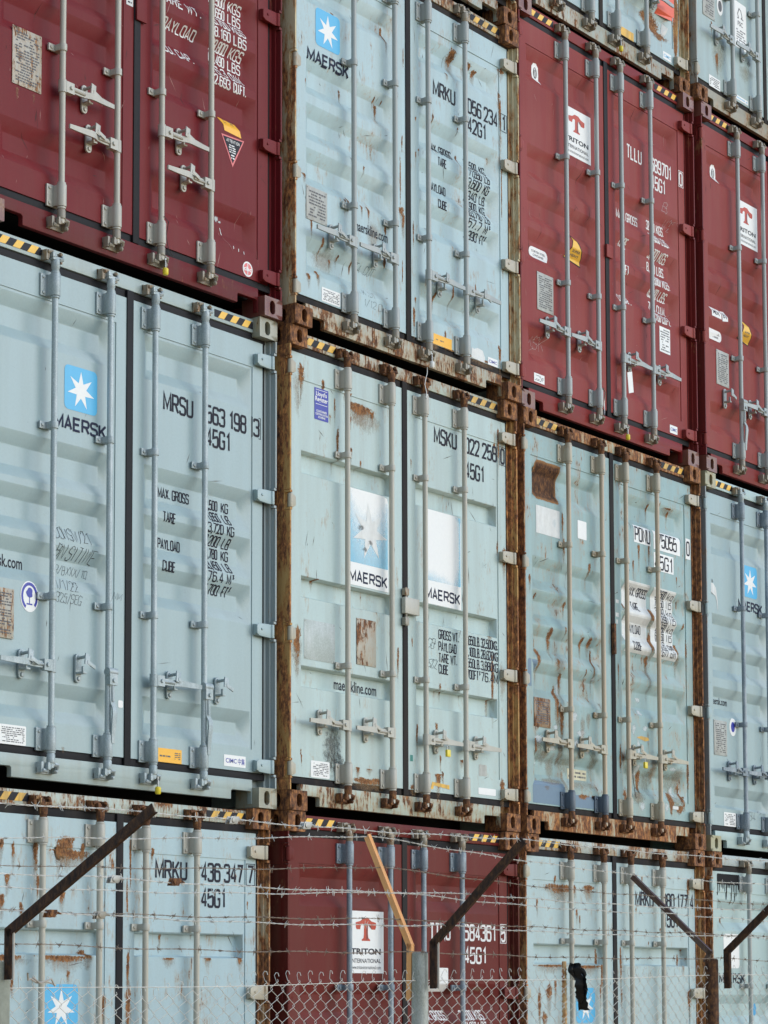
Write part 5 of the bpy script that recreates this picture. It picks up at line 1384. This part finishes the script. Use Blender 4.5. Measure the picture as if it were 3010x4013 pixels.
# --- D2
c = make('D2', 'brick red container at the right edge with a tilted white B1 sticker', [(2.340, 2.560), (1.600, 1.830), (1.300, 1.530), (1.020, 1.248), (0.355, 0.580)], rods=(0.572, 0.992, 1.35, 1.77), mids=(1.870, 0.985),
         handles=[(0, 'D', 0.640), (1, 'L', 0.630), (2, 'R', 0.62), (3, 'R', 0.62)], catches=[(0.388, 0.635), (0.800, 0.630), (1.50, 0.62), (1.93, 0.62)])
t_poster(c, 0.640, 0.995, 1.955, 2.310)
emblem(c, 0.352, 2.440)
oval_sticker(c, 0.220, 0.457, 1.140, 0.042)
fin(c, 0.690, 0.900, 1.170, 1.385)
c.lay('L', 'routing_sticker', [rectp(0.222, 0.375, 1.262, 1.338), [(0.392, 1.252), (0.482, 1.268), (0.474, 1.352), (0.384, 1.336)]], WHITE, 0.0032)
c.lay('L', 'routing_lettering', ftext('MSK', 0.245, 0.35, 1.282, 1.318, 0.01) + ftext('B1', 0.405, 0.46, 1.283, 1.325, 0.01), INK, 0.0044)
plate(c, 'L', 0.277, 0.476, 0.735, 1.008, PLATE, 15, 81)
c.lay('L', 'chalk_scribble', stext('X', 0.69, 0.74, 0.36, 0.41, 0.10, 0.7, 0.3) + stext('40', 0.66, 0.74, 0.30, 0.35, 0.10, 0.7, 0.3), CHALK, 0.0026)

# --- D1
c = make('D1', 'clean pale grey container at the right edge with a small blue star sign', [(2.290, 2.520), (1.595, 1.826), (1.340, 1.572), (1.040, 1.262), (0.300, 0.500)], rods=(0.565, 0.975, 1.35, 1.77), mids=(1.905, 1.000), handles=HL, catches=[(0.392, 0.632), (0.80, 0.632), (1.53, 0.622), (1.95, 0.62)])
star_sign(c, 'L', 0.682, 0.912, 2.026, 2.275, (0.605, 0.985, 1.918, 1.985))
c.lay('L', 'web_lettering', ftext('maersk.com', 0.214, 0.476, 1.140, 1.195, 0.012), INK, 0.0026)
plate(c, 'L', 0.172, 0.376, 0.742, 1.010, PLATE, 15, 91)
c.lay('L', 'round_badge', [oval(0.476, 0.977, 0.055, 0.070)], WHITE, 0.0032)
c.lay('L', 'badge_mark', [oval(0.476, 0.977, 0.030, 0.040)], ROYAL, 0.0044)
sticker(c, 'L', 0.302, 0.492, 0.206, 0.312, WHITE, 7, 92)
c.lay('L', 'torn_sticker', [[(0.155, 1.985), (0.23, 1.965), (0.25, 1.93), (0.262, 1.86), (0.268, 1.86), (0.262, 1.94), (0.24, 2.03), (0.20, 2.06), (0.16, 2.06)]], WHITEW, 0.0032)
c.blobs('L', [(0.185, 2.075, 0.02, 0.03, 0.0)], GRIME, 0.0020, 'grime_patch')
random.seed(9)
c.lay('L', 'marker_scribble', stext('134', 0.66, 0.80, 0.27, 0.34, 0.10, 0.5, 0.2), SCRIB, 0.0026)

# --- D0
c = make('D0', 'grey container with black tar running down its door top, behind the right fence post', [(2.310, 2.540), (1.600, 1.822), (1.3, 1.53), (1.02, 1.25), (0.36, 0.58)], mids=(1.89, 0.99), handles=HL, catches=CL, stripes=(0, 1))
c.lay('L', 'star_poster', [rectp(0.262, 0.512, 2.025, 2.285, 0.03)], WHITE, 0.0032)
word(c, 'L', 0.195, 0.592, 1.915, 1.980, 0.0028, INK)
random.seed(77)
pl = patch(0.165, 0.52, 2.655, 2.74, 0.012)
for k in range(13):
    x = 0.18 + 0.027 * k
    ln = random.choice([0.02, 0.05, 0.08, 0.14, 0.03, 0.11])
    wv = random.uniform(0.005, 0.013)
    pl += [([(x - wv, 2.67, 1.0), (x - wv * 0.6, 2.66 - ln, 0.8), (x, 2.65 - ln, 0.7), (x + wv * 0.6, 2.66 - ln, 0.8), (x + wv, 2.67, 1.0)], 0.0002 + 0.0001 * (k % 3))]
c.lay('L', 'tar_drips', pl, TAR, 0.0020)
c.blobs('L', [(0.22, 2.38, 0.05, 0.05, 0.03), (0.62, 2.62, 0.03, 0.012, 0.12)], STAINO, 0.0012, 'rust_run')
c.blobs('L', [(0.20, 2.40, 0.03, 0.02, 0.0), (0.30, 2.39, 0.02, 0.02, 0.01)])
c.blobs('L', [(0.83, 1.72, 0.05, 0.05, 0.03)], overlay('blue_sticker_scrap', 'stain', 1.0, (0.06, 0.33, 0.60, 1), 0.05, 0.7), 0.0030, 'torn_sticker')

def scrapes(o_key, n, seed, mat, x0=0.10, x1=2.33):
    # thin scratches and chips scattered over a pair of doors
    rnd = random.Random(seed)
    c = BOXES[o_key]
    for door, a, b in (('L', x0, 1.15), ('R', 1.27, x1)):
        pl = []
        for k in range(n):
            x, z = rnd.uniform(a, b), rnd.uniform(0.25, c.H - 0.2)
            ln, an = rnd.choice((0.012, 0.02, 0.035, 0.06)), rnd.choice((1.4, 1.6, 0.3, 2.4, 1.5)) + rnd.uniform(-0.3, 0.3)
            dx, dz = math.cos(an) * ln, math.sin(an) * ln
            wv = rnd.uniform(0.0012, 0.0030)
            nx, nz = -math.sin(an) * wv, math.cos(an) * wv
            pl.append(([(x - dx, z - dz), (x + nx, z + nz), (x + dx, z + dz), (x - nx, z - nz)], 0.00002 * (k % 9)))
        o = c.lay(door, 'scratches', pl, mat, 0.0012)
        o['kind'] = 'stuff'
SCR_D = flat('scratched_dark_steel', (0.10, 0.085, 0.075, 1), 0.7)
SCR_L = flat('chalky_red_scrape', (0.34, 0.17, 0.15, 1), 0.8)
SCR_K = flat('dark_red_chip', (0.045, 0.018, 0.016, 1), 0.8)
for q, (k_, m_, n_) in enumerate((('A2', SCR_L, 26), ('C2', SCR_L, 22), ('C2', SCR_K, 22), ('D2', SCR_K, 22), ('A2', SCR_K, 18), ('B1', SCR_D, 34), ('B2', SCR_D, 26), ('A1', SCR_D, 9), ('D1', SCR_D, 9), ('C1', SCR_D, 40), ('A0', SCR_D, 24), ('C0', SCR_D, 24), ('B0', SCR_K, 20))):
    scrapes(k_, n_, 300 + q, m_)

# ------------------------------------------------------------------ seals, padlocks and cords hanging on the doors
YPL = flat('yellow_plastic', (0.78, 0.62, 0.04, 1), 0.35, 0.05)
WPL = flat('white_plastic', (0.78, 0.78, 0.76, 1), 0.4, 0.05)
STEEL = flat('seal_steel', (0.35, 0.35, 0.34, 1), 0.35, 0.1, 0.2, 0.8)
def org(k):
    row = int(k[1]); dx, dy = OFF[k]
    return Vector((('ABCD'.index(k[0]) - 1) * PITCH_X + dx, dy, sum(HT.get(k[0] + str(i), 2.896) + 0.004 for i in range(row))))
def seal(k, x, y, z, label, mat=YPL, name='bolt_seal', cat='seal'):
    # z: where the shackle hangs from
    e = tag(empty(name, org(k) + Vector((x, y, z))), label, cat, 'security seals and padlocks on the doors')
    b = MB()
    b.tube([(0, 0, -0.075), (0, 0, -0.068), (0, 0, -0.040), (0, 0, -0.034)], [0.012, 0.0165, 0.0165, 0.011], 12)
    b.build('seal_body', mat, e)
    s_ = MB()
    s_.tube([(0, 0, -0.036), (0, 0, 0.0), (-0.001, 0.004, 0.012)], 0.0045, 8)
    s_.tube([(-0.001, 0.004, 0.010), (-0.001, 0.004, 0.020)], 0.009, 10)
    s_.build('seal_pin', STEEL, e)
    return e
seal('A2', 1.392, -0.012, 0.092, 'yellow bolt seal hanging under the rod of the crimson container')
seal('A1', 1.396, -0.012, 0.092, 'yellow bolt seal hanging under the rod of the container numbered 563 198')
seal('C2', 1.372, -0.012, 0.092, 'yellow bolt seal hanging under the rod of the red container numbered 689701')
seal('C3', 1.392, -0.012, 0.092, 'yellow bolt seal under the container with the orange red placard')
def padlock(k, x, z, label):
    e = tag(empty('padlock', org(k) + Vector((x, -0.030, z))), label, 'padlock', 'security seals and padlocks on the doors')
    b = MB(); b.box(-0.019, 0.019, -0.009, 0.009, -0.048, -0.002)
    b.build('padlock_body', YPL, e, bevel=0.004)
    s_ = MB(); s_.tube([(-0.011, 0, -0.004)] + [(-0.011 * math.cos(t), 0, 0.014 + 0.011 * math.sin(t)) for t in [math.pi * q / 6 for q in range(7)]] + [(0.011, 0, -0.004)], 0.003, 8)
    s_.build('shackle', STEEL, e)
padlock('B1', 1.562, 0.478, 'yellow padlock on the handle catch of the container with star posters')
padlock('C1', 1.512, 0.590, 'yellow padlock on the handle catch of the battered teal container')
e = seal('B2', 1.380, -0.012, 0.090, 'white seal hanging under the rod of the container numbered 056 234', WPL)
e2 = tag(empty('seal_cord', org('B1') + Vector((1.366, -0.014, 2.80))), 'pale loose cord dangling over a rod top of the container with star posters', 'cord')
q = MB(); q.tube([(0.010, 0, 0.118), (0.004, -0.004, 0.08), (-0.012, -0.004, 0.04), (-0.018, 0, 0.0), (-0.010, -0.008, -0.05), (-0.018, -0.010, -0.085), (-0.008, -0.008, -0.10), (-0.004, -0.010, -0.06)], 0.0028, 6)
q.build('cord', WPL, e2)
def cord(k, x, label, pts, mat, r=0.0022):
    e = tag(empty('wire_cord', org(k) + Vector((x, 0, 0))), label, 'wire')
    MB().tube(pts, r, 5).build('cord', mat, e)
DKW = flat('dark_wire', (0.05, 0.05, 0.055, 1), 0.5)
cord('A2', 1.368, 'thin dark sealing wire drooping across the bottom of the crimson door', [(0, -0.020, 0.345), (0.04, -0.018, 0.325), (0.075, 0.030, 0.26), (0.11, 0.044, 0.20), (0.15, 0.044, 0.165)], DKW)
cord('C1', 1.330, 'long dark wire hanging from a cream rod on the battered teal container', [(-0.02, -0.020, 0.668), (0.03, -0.022, 0.672), (0.07, 0.0, 0.655), (0.085, 0.02, 0.58), (0.115, 0.035, 0.47), (0.15, 0.04, 0.36), (0.165, 0.04, 0.33)], DKW, 0.003)
cord('C2', 1.004, 'bent wire loop around the rod foot of the red container numbered 689701', [(0.0, -0.030, 0.32), (0.05, -0.02, 0.30), (0.062, 0.0, 0.23), (0.05, -0.010, 0.16), (0.02, -0.026, 0.13)], STEEL, 0.004)

# ------------------------------------------------------------------ fence: chain link, barbed wire on V-shaped arms
FD = Vector((0.99780436, -0.06623036, 0))
FN = Vector((-0.06623036, -0.99780436, 0))          # outward (away from the stack)
PB0 = Vector((-1.72236641, -2.17122022, 0))
def fp(s, o, z):
    return PB0 + FD * s + FN * o + Vector((0, 0, z))
fence = tag(empty('chain_link_fence', fp(0, 0, 0)), 'chain link fence topped with barbed wire on slanted arms, in front of the containers', 'fence')
FO = fence.location.copy()
def fb(mb, name, mat, parent=fence, **k):
    mb.v = [tuple(Vector(v) - FO) for v in mb.v]
    return mb.build(name, mat, parent, **k)
GALVP = galv('weathered_galvanised_post', lin('#8d9188'), 0.1)
CONC = flat('weathered_post', lin('#8a8d80'), 0.85, 0.3, 0.45)
ANG = rustmat('shaded_angle_iron', 0.26)  # rust darkened: shade of the arms' unlit faces is painted in
ANGL = paint('lit_edge_and_tie_steel', lin('#b5ada3'), 0.25, 0.5)  # pale tone paints lit edges on the arms; tie wire shares it
ARMO = paint("sunlit_orange_arm", (0.80, 0.36, 0.10, 1), 0.06, 0.35, stain=0.6)  # rusty inner arms; sunlight on them is painted in as bright orange
ARMR = paint('red_brown_arm', (0.085, 0.032, 0.020, 1), 0.25, 0.3)
WIRE = flat('galvanised_wire', (0.70, 0.68, 0.62, 1), 0.5, 0.25, 0.25, 0.1)
WIRER = flat('rusty_wire', (0.26, 0.20, 0.15, 1), 0.7, 0.3)
def angle_arm(name, s0, pts, mat, parent, wdt=0.042, off=0.03, tk=0.005, flip=1):
    # bent angle iron running through (out, z) points; web faces along the fence, flange across
    mb = MB()
    P = [fp(s0, o, z) for o, z in pts]
    for a, b in zip(P, P[1:]):
        d = (b - a).normalized()
        n = FD.cross(d).normalized()
        c_ = (a + b) / 2
        hl = (b - a).length / 2 + 0.010
        mb.obox(c_ + FD * off, d * hl, FD * tk / 2, n * wdt / 2)
        mb.obox(c_ + FD * (off + flip * wdt * 0.26) + n * (wdt / 2 - tk / 2), d * (hl - 0.003), FD * (wdt * 0.26 - tk / 2 - 0.0008), n * (tk / 2 - 0.0004))
    return fb(mb, name, mat, parent)
def fpost(s, r, top, mat, square=False):
    mb = MB()
    if square:
        mb.obox(fp(s, 0, top / 2), FD * r, FN * r, (0, 0, top / 2))
    else:
        mb.tube([fp(s, 0, 0), fp(s, 0, top), fp(s, 0, top + 0.006)], [r, r, r * 0.8], 20)
    return fb(mb, 'fence_post', mat, bevel=0.004 if square else 0)
SA, SC = -2.5018, 2.5068
pa = fpost(SA - 0.078, 0.045, 1.945, CONC, True)
pb = fpost(0, 0.040, 2.010, GALVP)
pc = fpost(SC, 0.036, 2.006, rustmat('dark_painted_post', 0.5))
pz = fpost(2 * SC, 0.040, 2.0, GALVP)
p0 = fpost(2 * SA, 0.040, 2.0, GALVP)
angle_arm('fence_arm', SA, [(0.062, 1.885), (0.062, 2.060), (0.850, 2.490)], ANG, pa, 0.038, -0.062)
angle_arm('fence_arm', SA, [(-0.055, 1.84), (-0.055, 2.050), (-0.42, 2.44)], ARMO, pa, 0.045, -0.085, flip=-1)
angle_arm('fence_arm', 0, [(0.070, 1.855), (0.070, 2.056), (0.595, 2.508)], ANG, pb, 0.038, 0.012)
angle_arm('fence_arm', SA, [(0.0905, 1.885), (0.0905, 2.045)], ANGL, pa, 0.008, -0.058)  # thin pale strips added as the bright lit edges of the uprights
angle_arm('fence_arm', 0, [(0.0995, 1.855), (0.0995, 2.050)], ANGL, pb, 0.008, 0.016)
angle_arm('fence_arm', 0, [(-0.045, 1.80), (-0.040, 2.045), (-0.300, 2.565)], ARMO, pb, 0.042, -0.02, flip=-1)
angle_arm('fence_arm', SC, [(0.085, 1.86), (0.085, 2.052), (0.62, 2.50)], ANG, pc, 0.038, 0.02)
angle_arm('fence_arm', SC, [(-0.035, 2.00), (-0.010, 2.045), (-0.510, 2.477)], ARMR, pc, 0.036, 0.0, flip=-1)
for s, p in ((2 * SC, pz), (2 * SA, p0)):
    angle_arm('fence_arm', s, [(0.06, 1.70), (0.06, 2.05), (0.56, 2.50)], ANG, p, 0.046)
    angle_arm('fence_arm', s, [(-0.06, 1.70), (-0.06, 2.05), (-0.45, 2.48)], ARMR, p, 0.046)

def barbed(name, anchors, mat, seed, sag=0.012):
    rnd = random.Random(seed)
    mb = MB()
    pts = []
    for (s0, o0, z0), (s1, o1, z1) in zip(anchors, anchors[1:]):
        n = max(2, int((s1 - s0) / 0.012))
        for k in range(n):
            t = k / n
            pts.append((s0 + (s1 - s0) * t, o0 + (o1 - o0) * t, z0 + (z1 - z0) * t - sag * 4 * t * (1 - t)))
    ph = rnd.uniform(0, 6)
    for q in (0, math.pi):
        line = []
        for s, o, z in pts:
            a = s / 0.045 * math.pi + ph + q
            line.append(fp(s, o + 0.0022 * math.cos(a), z + 0.0022 * math.sin(a) + 0.003 * math.sin(s * 9 + ph)))
        mb.tube(line[::2], 0.00115, 4, False)
    s = pts[0][0] + rnd.uniform(0, 0.1)
    j = 0
    while s < pts[-1][0]:
        while j < len(pts) - 1 and pts[j][0] < s:
            j += 1
        c_ = fp(s, pts[j][1], pts[j][2] + 0.003 * math.sin(s * 9 + ph))
        # wrap and four points
        ring = []
        for k in range(9):
            a = 2 * math.pi * k / 4
            ring.append(c_ + FD * (k - 4) * 0.0018 + FN * 0.0045 * math.cos(a) + Vector((0, 0, 0.0045 * math.sin(a))))
        mb.tube(ring, 0.0013, 4, False)
        for k in range(2):
            a = rnd.uniform(0, math.pi)
            dv = (FN * math.cos(a) + Vector((0, 0, math.sin(a)))) * 0.018
            lean = FD * rnd.uniform(-0.008, 0.008)
            o_ = FD * (0.006 if k else -0.006)
            mb.tube([c_ + o_ + dv + lean, c_ + o_, c_ + o_ - dv + lean], [0.0007, 0.0014, 0.0007], 4, False)
        s += rnd.uniform(0.095, 0.125)
    return fb(mb, name, mat, smooth=False)
def arm_pt(a, b, t):
    return (a[0] + (b[0] - a[0]) * t, a[1] + (b[1] - a[1]) * t)
OUT = {2 * SA: ((0.06, 2.05), (0.56, 2.50)), SA: ((0.062, 2.060), (0.810, 2.474)), 0: ((0.070, 2.056), (0.595, 2.508)), SC: ((0.085, 2.052), (0.62, 2.50)), 2 * SC: ((0.06, 2.05), (0.56, 2.50))}
INN = {2 * SA: ((-0.06, 2.05), (-0.45, 2.48)), SA: ((-0.055, 2.05), (-0.42, 2.44)), 0: ((-0.04, 2.045), (-0.300, 2.565)), SC: ((-0.01, 2.045), (-0.510, 2.477)), 2 * SC: ((-0.06, 2.05), (-0.45, 2.48))}
ks = sorted(OUT)
def run(tab, t, dz=0.0):
    return [(s,) + tuple(x + y for x, y in zip(arm_pt(*tab[s], t), (0.0, 0.024 + dz))) for s in ks]
for n_, (tab, t, mt) in enumerate(((OUT, 0.97, WIRE), (OUT, 0.44, WIRE), (OUT, 0.13, WIRE), (INN, 0.97, WIRE), (INN, 0.68, WIRER), (INN, 0.45, WIRE), (INN, 0.20, WIRER))):
    barbed('barbed_wire', run(tab, t), mt, 100 + n_, 0.010 + 0.004 * (n_ % 3))
barbed('barbed_wire', [(s, 0.045, 2.015) for s in ks], WIRER, 120, 0.012)

# chain link: zig-zag wires hooked into each other, hooked tops
def sagtop(s):
    z = 1.895 + 0.016 * s
    z -= 0.055 * math.exp(-((s + 1.80) / 0.35) ** 2)
    z -= 0.045 * math.exp(-((s - 1.42) / 0.16) ** 2)
    return z
rnd = random.Random(4)
ml = MB()
pw = 0.0365
s = 2 * SA
i = 0
dz = 0.0375
while s < 2 * SC:
    top = sagtop(s) + rnd.uniform(-0.004, 0.004)
    nseg = int(top / dz)
    line = []
    for k in range(nseg + 1):
        side = (k + i) % 2
        z = top - k * dz
        x = s + side * pw
        wob = 0.006 * math.sin(x * 3.1 + z * 2.3) + 0.004 * math.sin(x * 7.7 - z * 5)
        wx = 0.004 * math.sin(z * 6 + x * 2)
        o = wob + (0.0022 if side else -0.0022)
        d = (1 if side else -1) * 0.0028
        line.append(fp(x + wx + d, o - 0.002, z + 0.004))
        line.append(fp(x + wx + d, o + 0.002, z - 0.004))
    if i % 2 == 0:
        # knuckled top: the end turns over in a small hook
        bx = s + (0 if (i % 2 == 0) else pw)
        lean = rnd.uniform(-0.006, 0.010)
        hk = [fp(bx + 0.010 + lean, 0.004, top + 0.022), fp(bx + 0.008 + lean, 0.000, top + 0.036), fp(bx + 0.000 + lean * 0.6, -0.002, top + 0.038), fp(bx - 0.005, -0.002, top + 0.026)]
        line = hk + line
    ml.tube(line, 0.0014, 4, False)
    s += pw
    i += 1
fb(ml, 'chain_link_mesh', WIRE, smooth=False)
lw = MB()
lw.tube([fp(2 * SA + 0.05 * k, 0.006, sagtop(0) + 0.016 * (2 * SA + 0.05 * k) - 0.012 - 0.010 * math.sin((2 * SA + 0.05 * k) * 1.25) ** 2) for k in range(int(4 * SC / 0.05))], 0.0018, 5, False)
fb(lw, 'line_wire', WIRE, smooth=False)
# tie wire round the left post
tw = MB()
tw.tube([fp(SA + 0.05, 0.05, 1.90), fp(SA + 0.07, 0.03, 1.875), fp(SA + 0.10, 0.01, 1.88), fp(SA + 0.14, 0.0, 1.865), fp(SA + 0.20, 0.0, 1.868), fp(SA + 0.24, 0.0, 1.855)], 0.004, 6, False)
tw.tube([fp(SA + 0.12, 0.0, 1.885), fp(SA + 0.15, 0.01, 1.862), fp(SA + 0.21, 0.008, 1.880), fp(SA + 0.235, 0.0, 1.852)], 0.004, 6, False)
fb(tw, 'tie_wire', ANGL)
# wire strainers clipped on the strands near the left post
CLW = flat('strainer_zinc', (0.36, 0.36, 0.34, 1), 0.4, 0.1, 0.2, 0.3)
def strainer(s, o, z, mat, sc_=0.75):
    mb = MB()
    c_ = fp(s, o, z)
    for q in (-1, 1):
        mb.obox(c_ + FN * 0.014 * q * sc_ + FD * 0.006, FD * 0.030 * sc_, FN * 0.002, Vector((0, 0, 0.020 * sc_)) + FD * 0.006)
    mb.tube([c_ + FN * 0.022 * sc_, c_ - FN * 0.022 * sc_], 0.014 * sc_, 12)
    mb.tube([c_ + FD * 0.034 * sc_, c_ + FD * 0.060 * sc_ + Vector((0, 0, 0.004)), c_ + FD * 0.085 * sc_], [0.010, 0.006, 0.003], 6)
    return fb(mb, 'wire_strainer', mat, bevel=0.0015)
def on_run(tab, t, s):
    a, b = (2 * SA, SA) if s < SA else (SA, 0) if s < 0 else (0, SC)
    u = (s - a) / (b - a)
    p, q = arm_pt(*tab[a], t), arm_pt(*tab[b], t)
    return p[0] + (q[0] - p[0]) * u, p[1] + (q[1] - p[1]) * u + 0.016
for s, tab, t, mt in ((SA + 0.46, OUT, 0.97, CLW), (SA + 0.92, OUT, 0.97, CLW), (SA + 0.18, OUT, 0.44, CLW), (SA + 0.52, OUT, 0.44, CAMM['rust']), (SA + 0.06, OUT, 0.13, CAMM['rust']), (SA + 0.32, OUT, 0.13, CAMM['mid'])):
    o, z = on_run(tab, t, s)
    strainer(s, o, z, mt)

# ------------------------------------------------------------------ stake and plastic rag by the fence
stk = tag(empty('reinforcing_bar', fp(1.19, -0.035, 0)), 'rusty ribbed steel bar standing upright against the fence mesh', 'steel bar')
mb = MB()
mb.tube([(0.0, 0, 0), (0.0, 0, 1.985)], 0.0115, 12)
for k in range(76):
    z = 0.05 + 0.025 * k
    mb.tube([(0.0125 * math.cos(a), 0.0125 * math.sin(a), z + 0.012 * (a / math.pi)) for a in [math.pi * 2 * q / 10 for q in range(11)]], 0.0026, 4, False)
mb.build('ribbed_bar', rustmat('sunlit_rusty_steel', 2.2, (0.60, 0.40, 0.20, 1), 0.62), stk)  # rust lightened to gold, sunlight on the bar put into its colour
rag = tag(empty('plastic_rag', fp(1.205, 0.0, 1.875)), 'torn black plastic rag snagged on the fence top beside the rusty bar', 'plastic rag')
mb = MB()
rnd = random.Random(12)
rows, cols_ = 16, 12
prof = [(0.0, -0.030, 0.000), (0.06, -0.042, 0.026), (0.13, -0.046, 0.052), (0.22, -0.036, 0.066), (0.32, -0.016, 0.066), (0.42, -0.012, 0.072), (0.52, -0.010, 0.094), (0.60, 0.000, 0.098), (0.68, 0.016, 0.070), (0.76, 0.030, 0.070), (0.88, 0.054, 0.076), (1.0, 0.078, 0.081)]
def lerp_prof(t):
    for a, b in zip(prof, prof[1:]):
        if t <= b[0]:
            u = (t - a[0]) / (b[0] - a[0])
            return a[1] + (b[1] - a[1]) * u, a[2] + (b[2] - a[2]) * u
    return prof[-1][1:]
grid = []
for r_ in range(rows + 1):
    t = r_ / rows
    l, q = lerp_prof(t)
    line = []
    for k in range(cols_ + 1):
        u = k / cols_
        x = (l + (q - l) * u) * 0.80 + rnd.uniform(-0.003, 0.003) + (0.005 * math.sin(t * 23) if k in (0, cols_) else 0)
        y = -0.030 + 0.022 * math.sin(u * 9 + t * 7) + 0.014 * math.sin(u * 21 + t * 15) + rnd.uniform(-0.004, 0.004)
        z = 0.095 - 0.225 * t + 0.008 * math.sin(u * 13)
        line.append((x, y, z))
    grid.append(line)
for r_ in range(rows):
    for k in range(cols_):
        mb.face([grid[r_][k], grid[r_ + 1][k], grid[r_ + 1][k + 1], grid[r_][k + 1]])
ro = mb.build('plastic_sheet', flat('black_plastic_film', (0.012, 0.012, 0.013, 1), 0.32, 0.2), rag, weld=True, angle=60)
md = ro.modifiers.new('thickness', 'SOLIDIFY')
md.thickness = 0.002
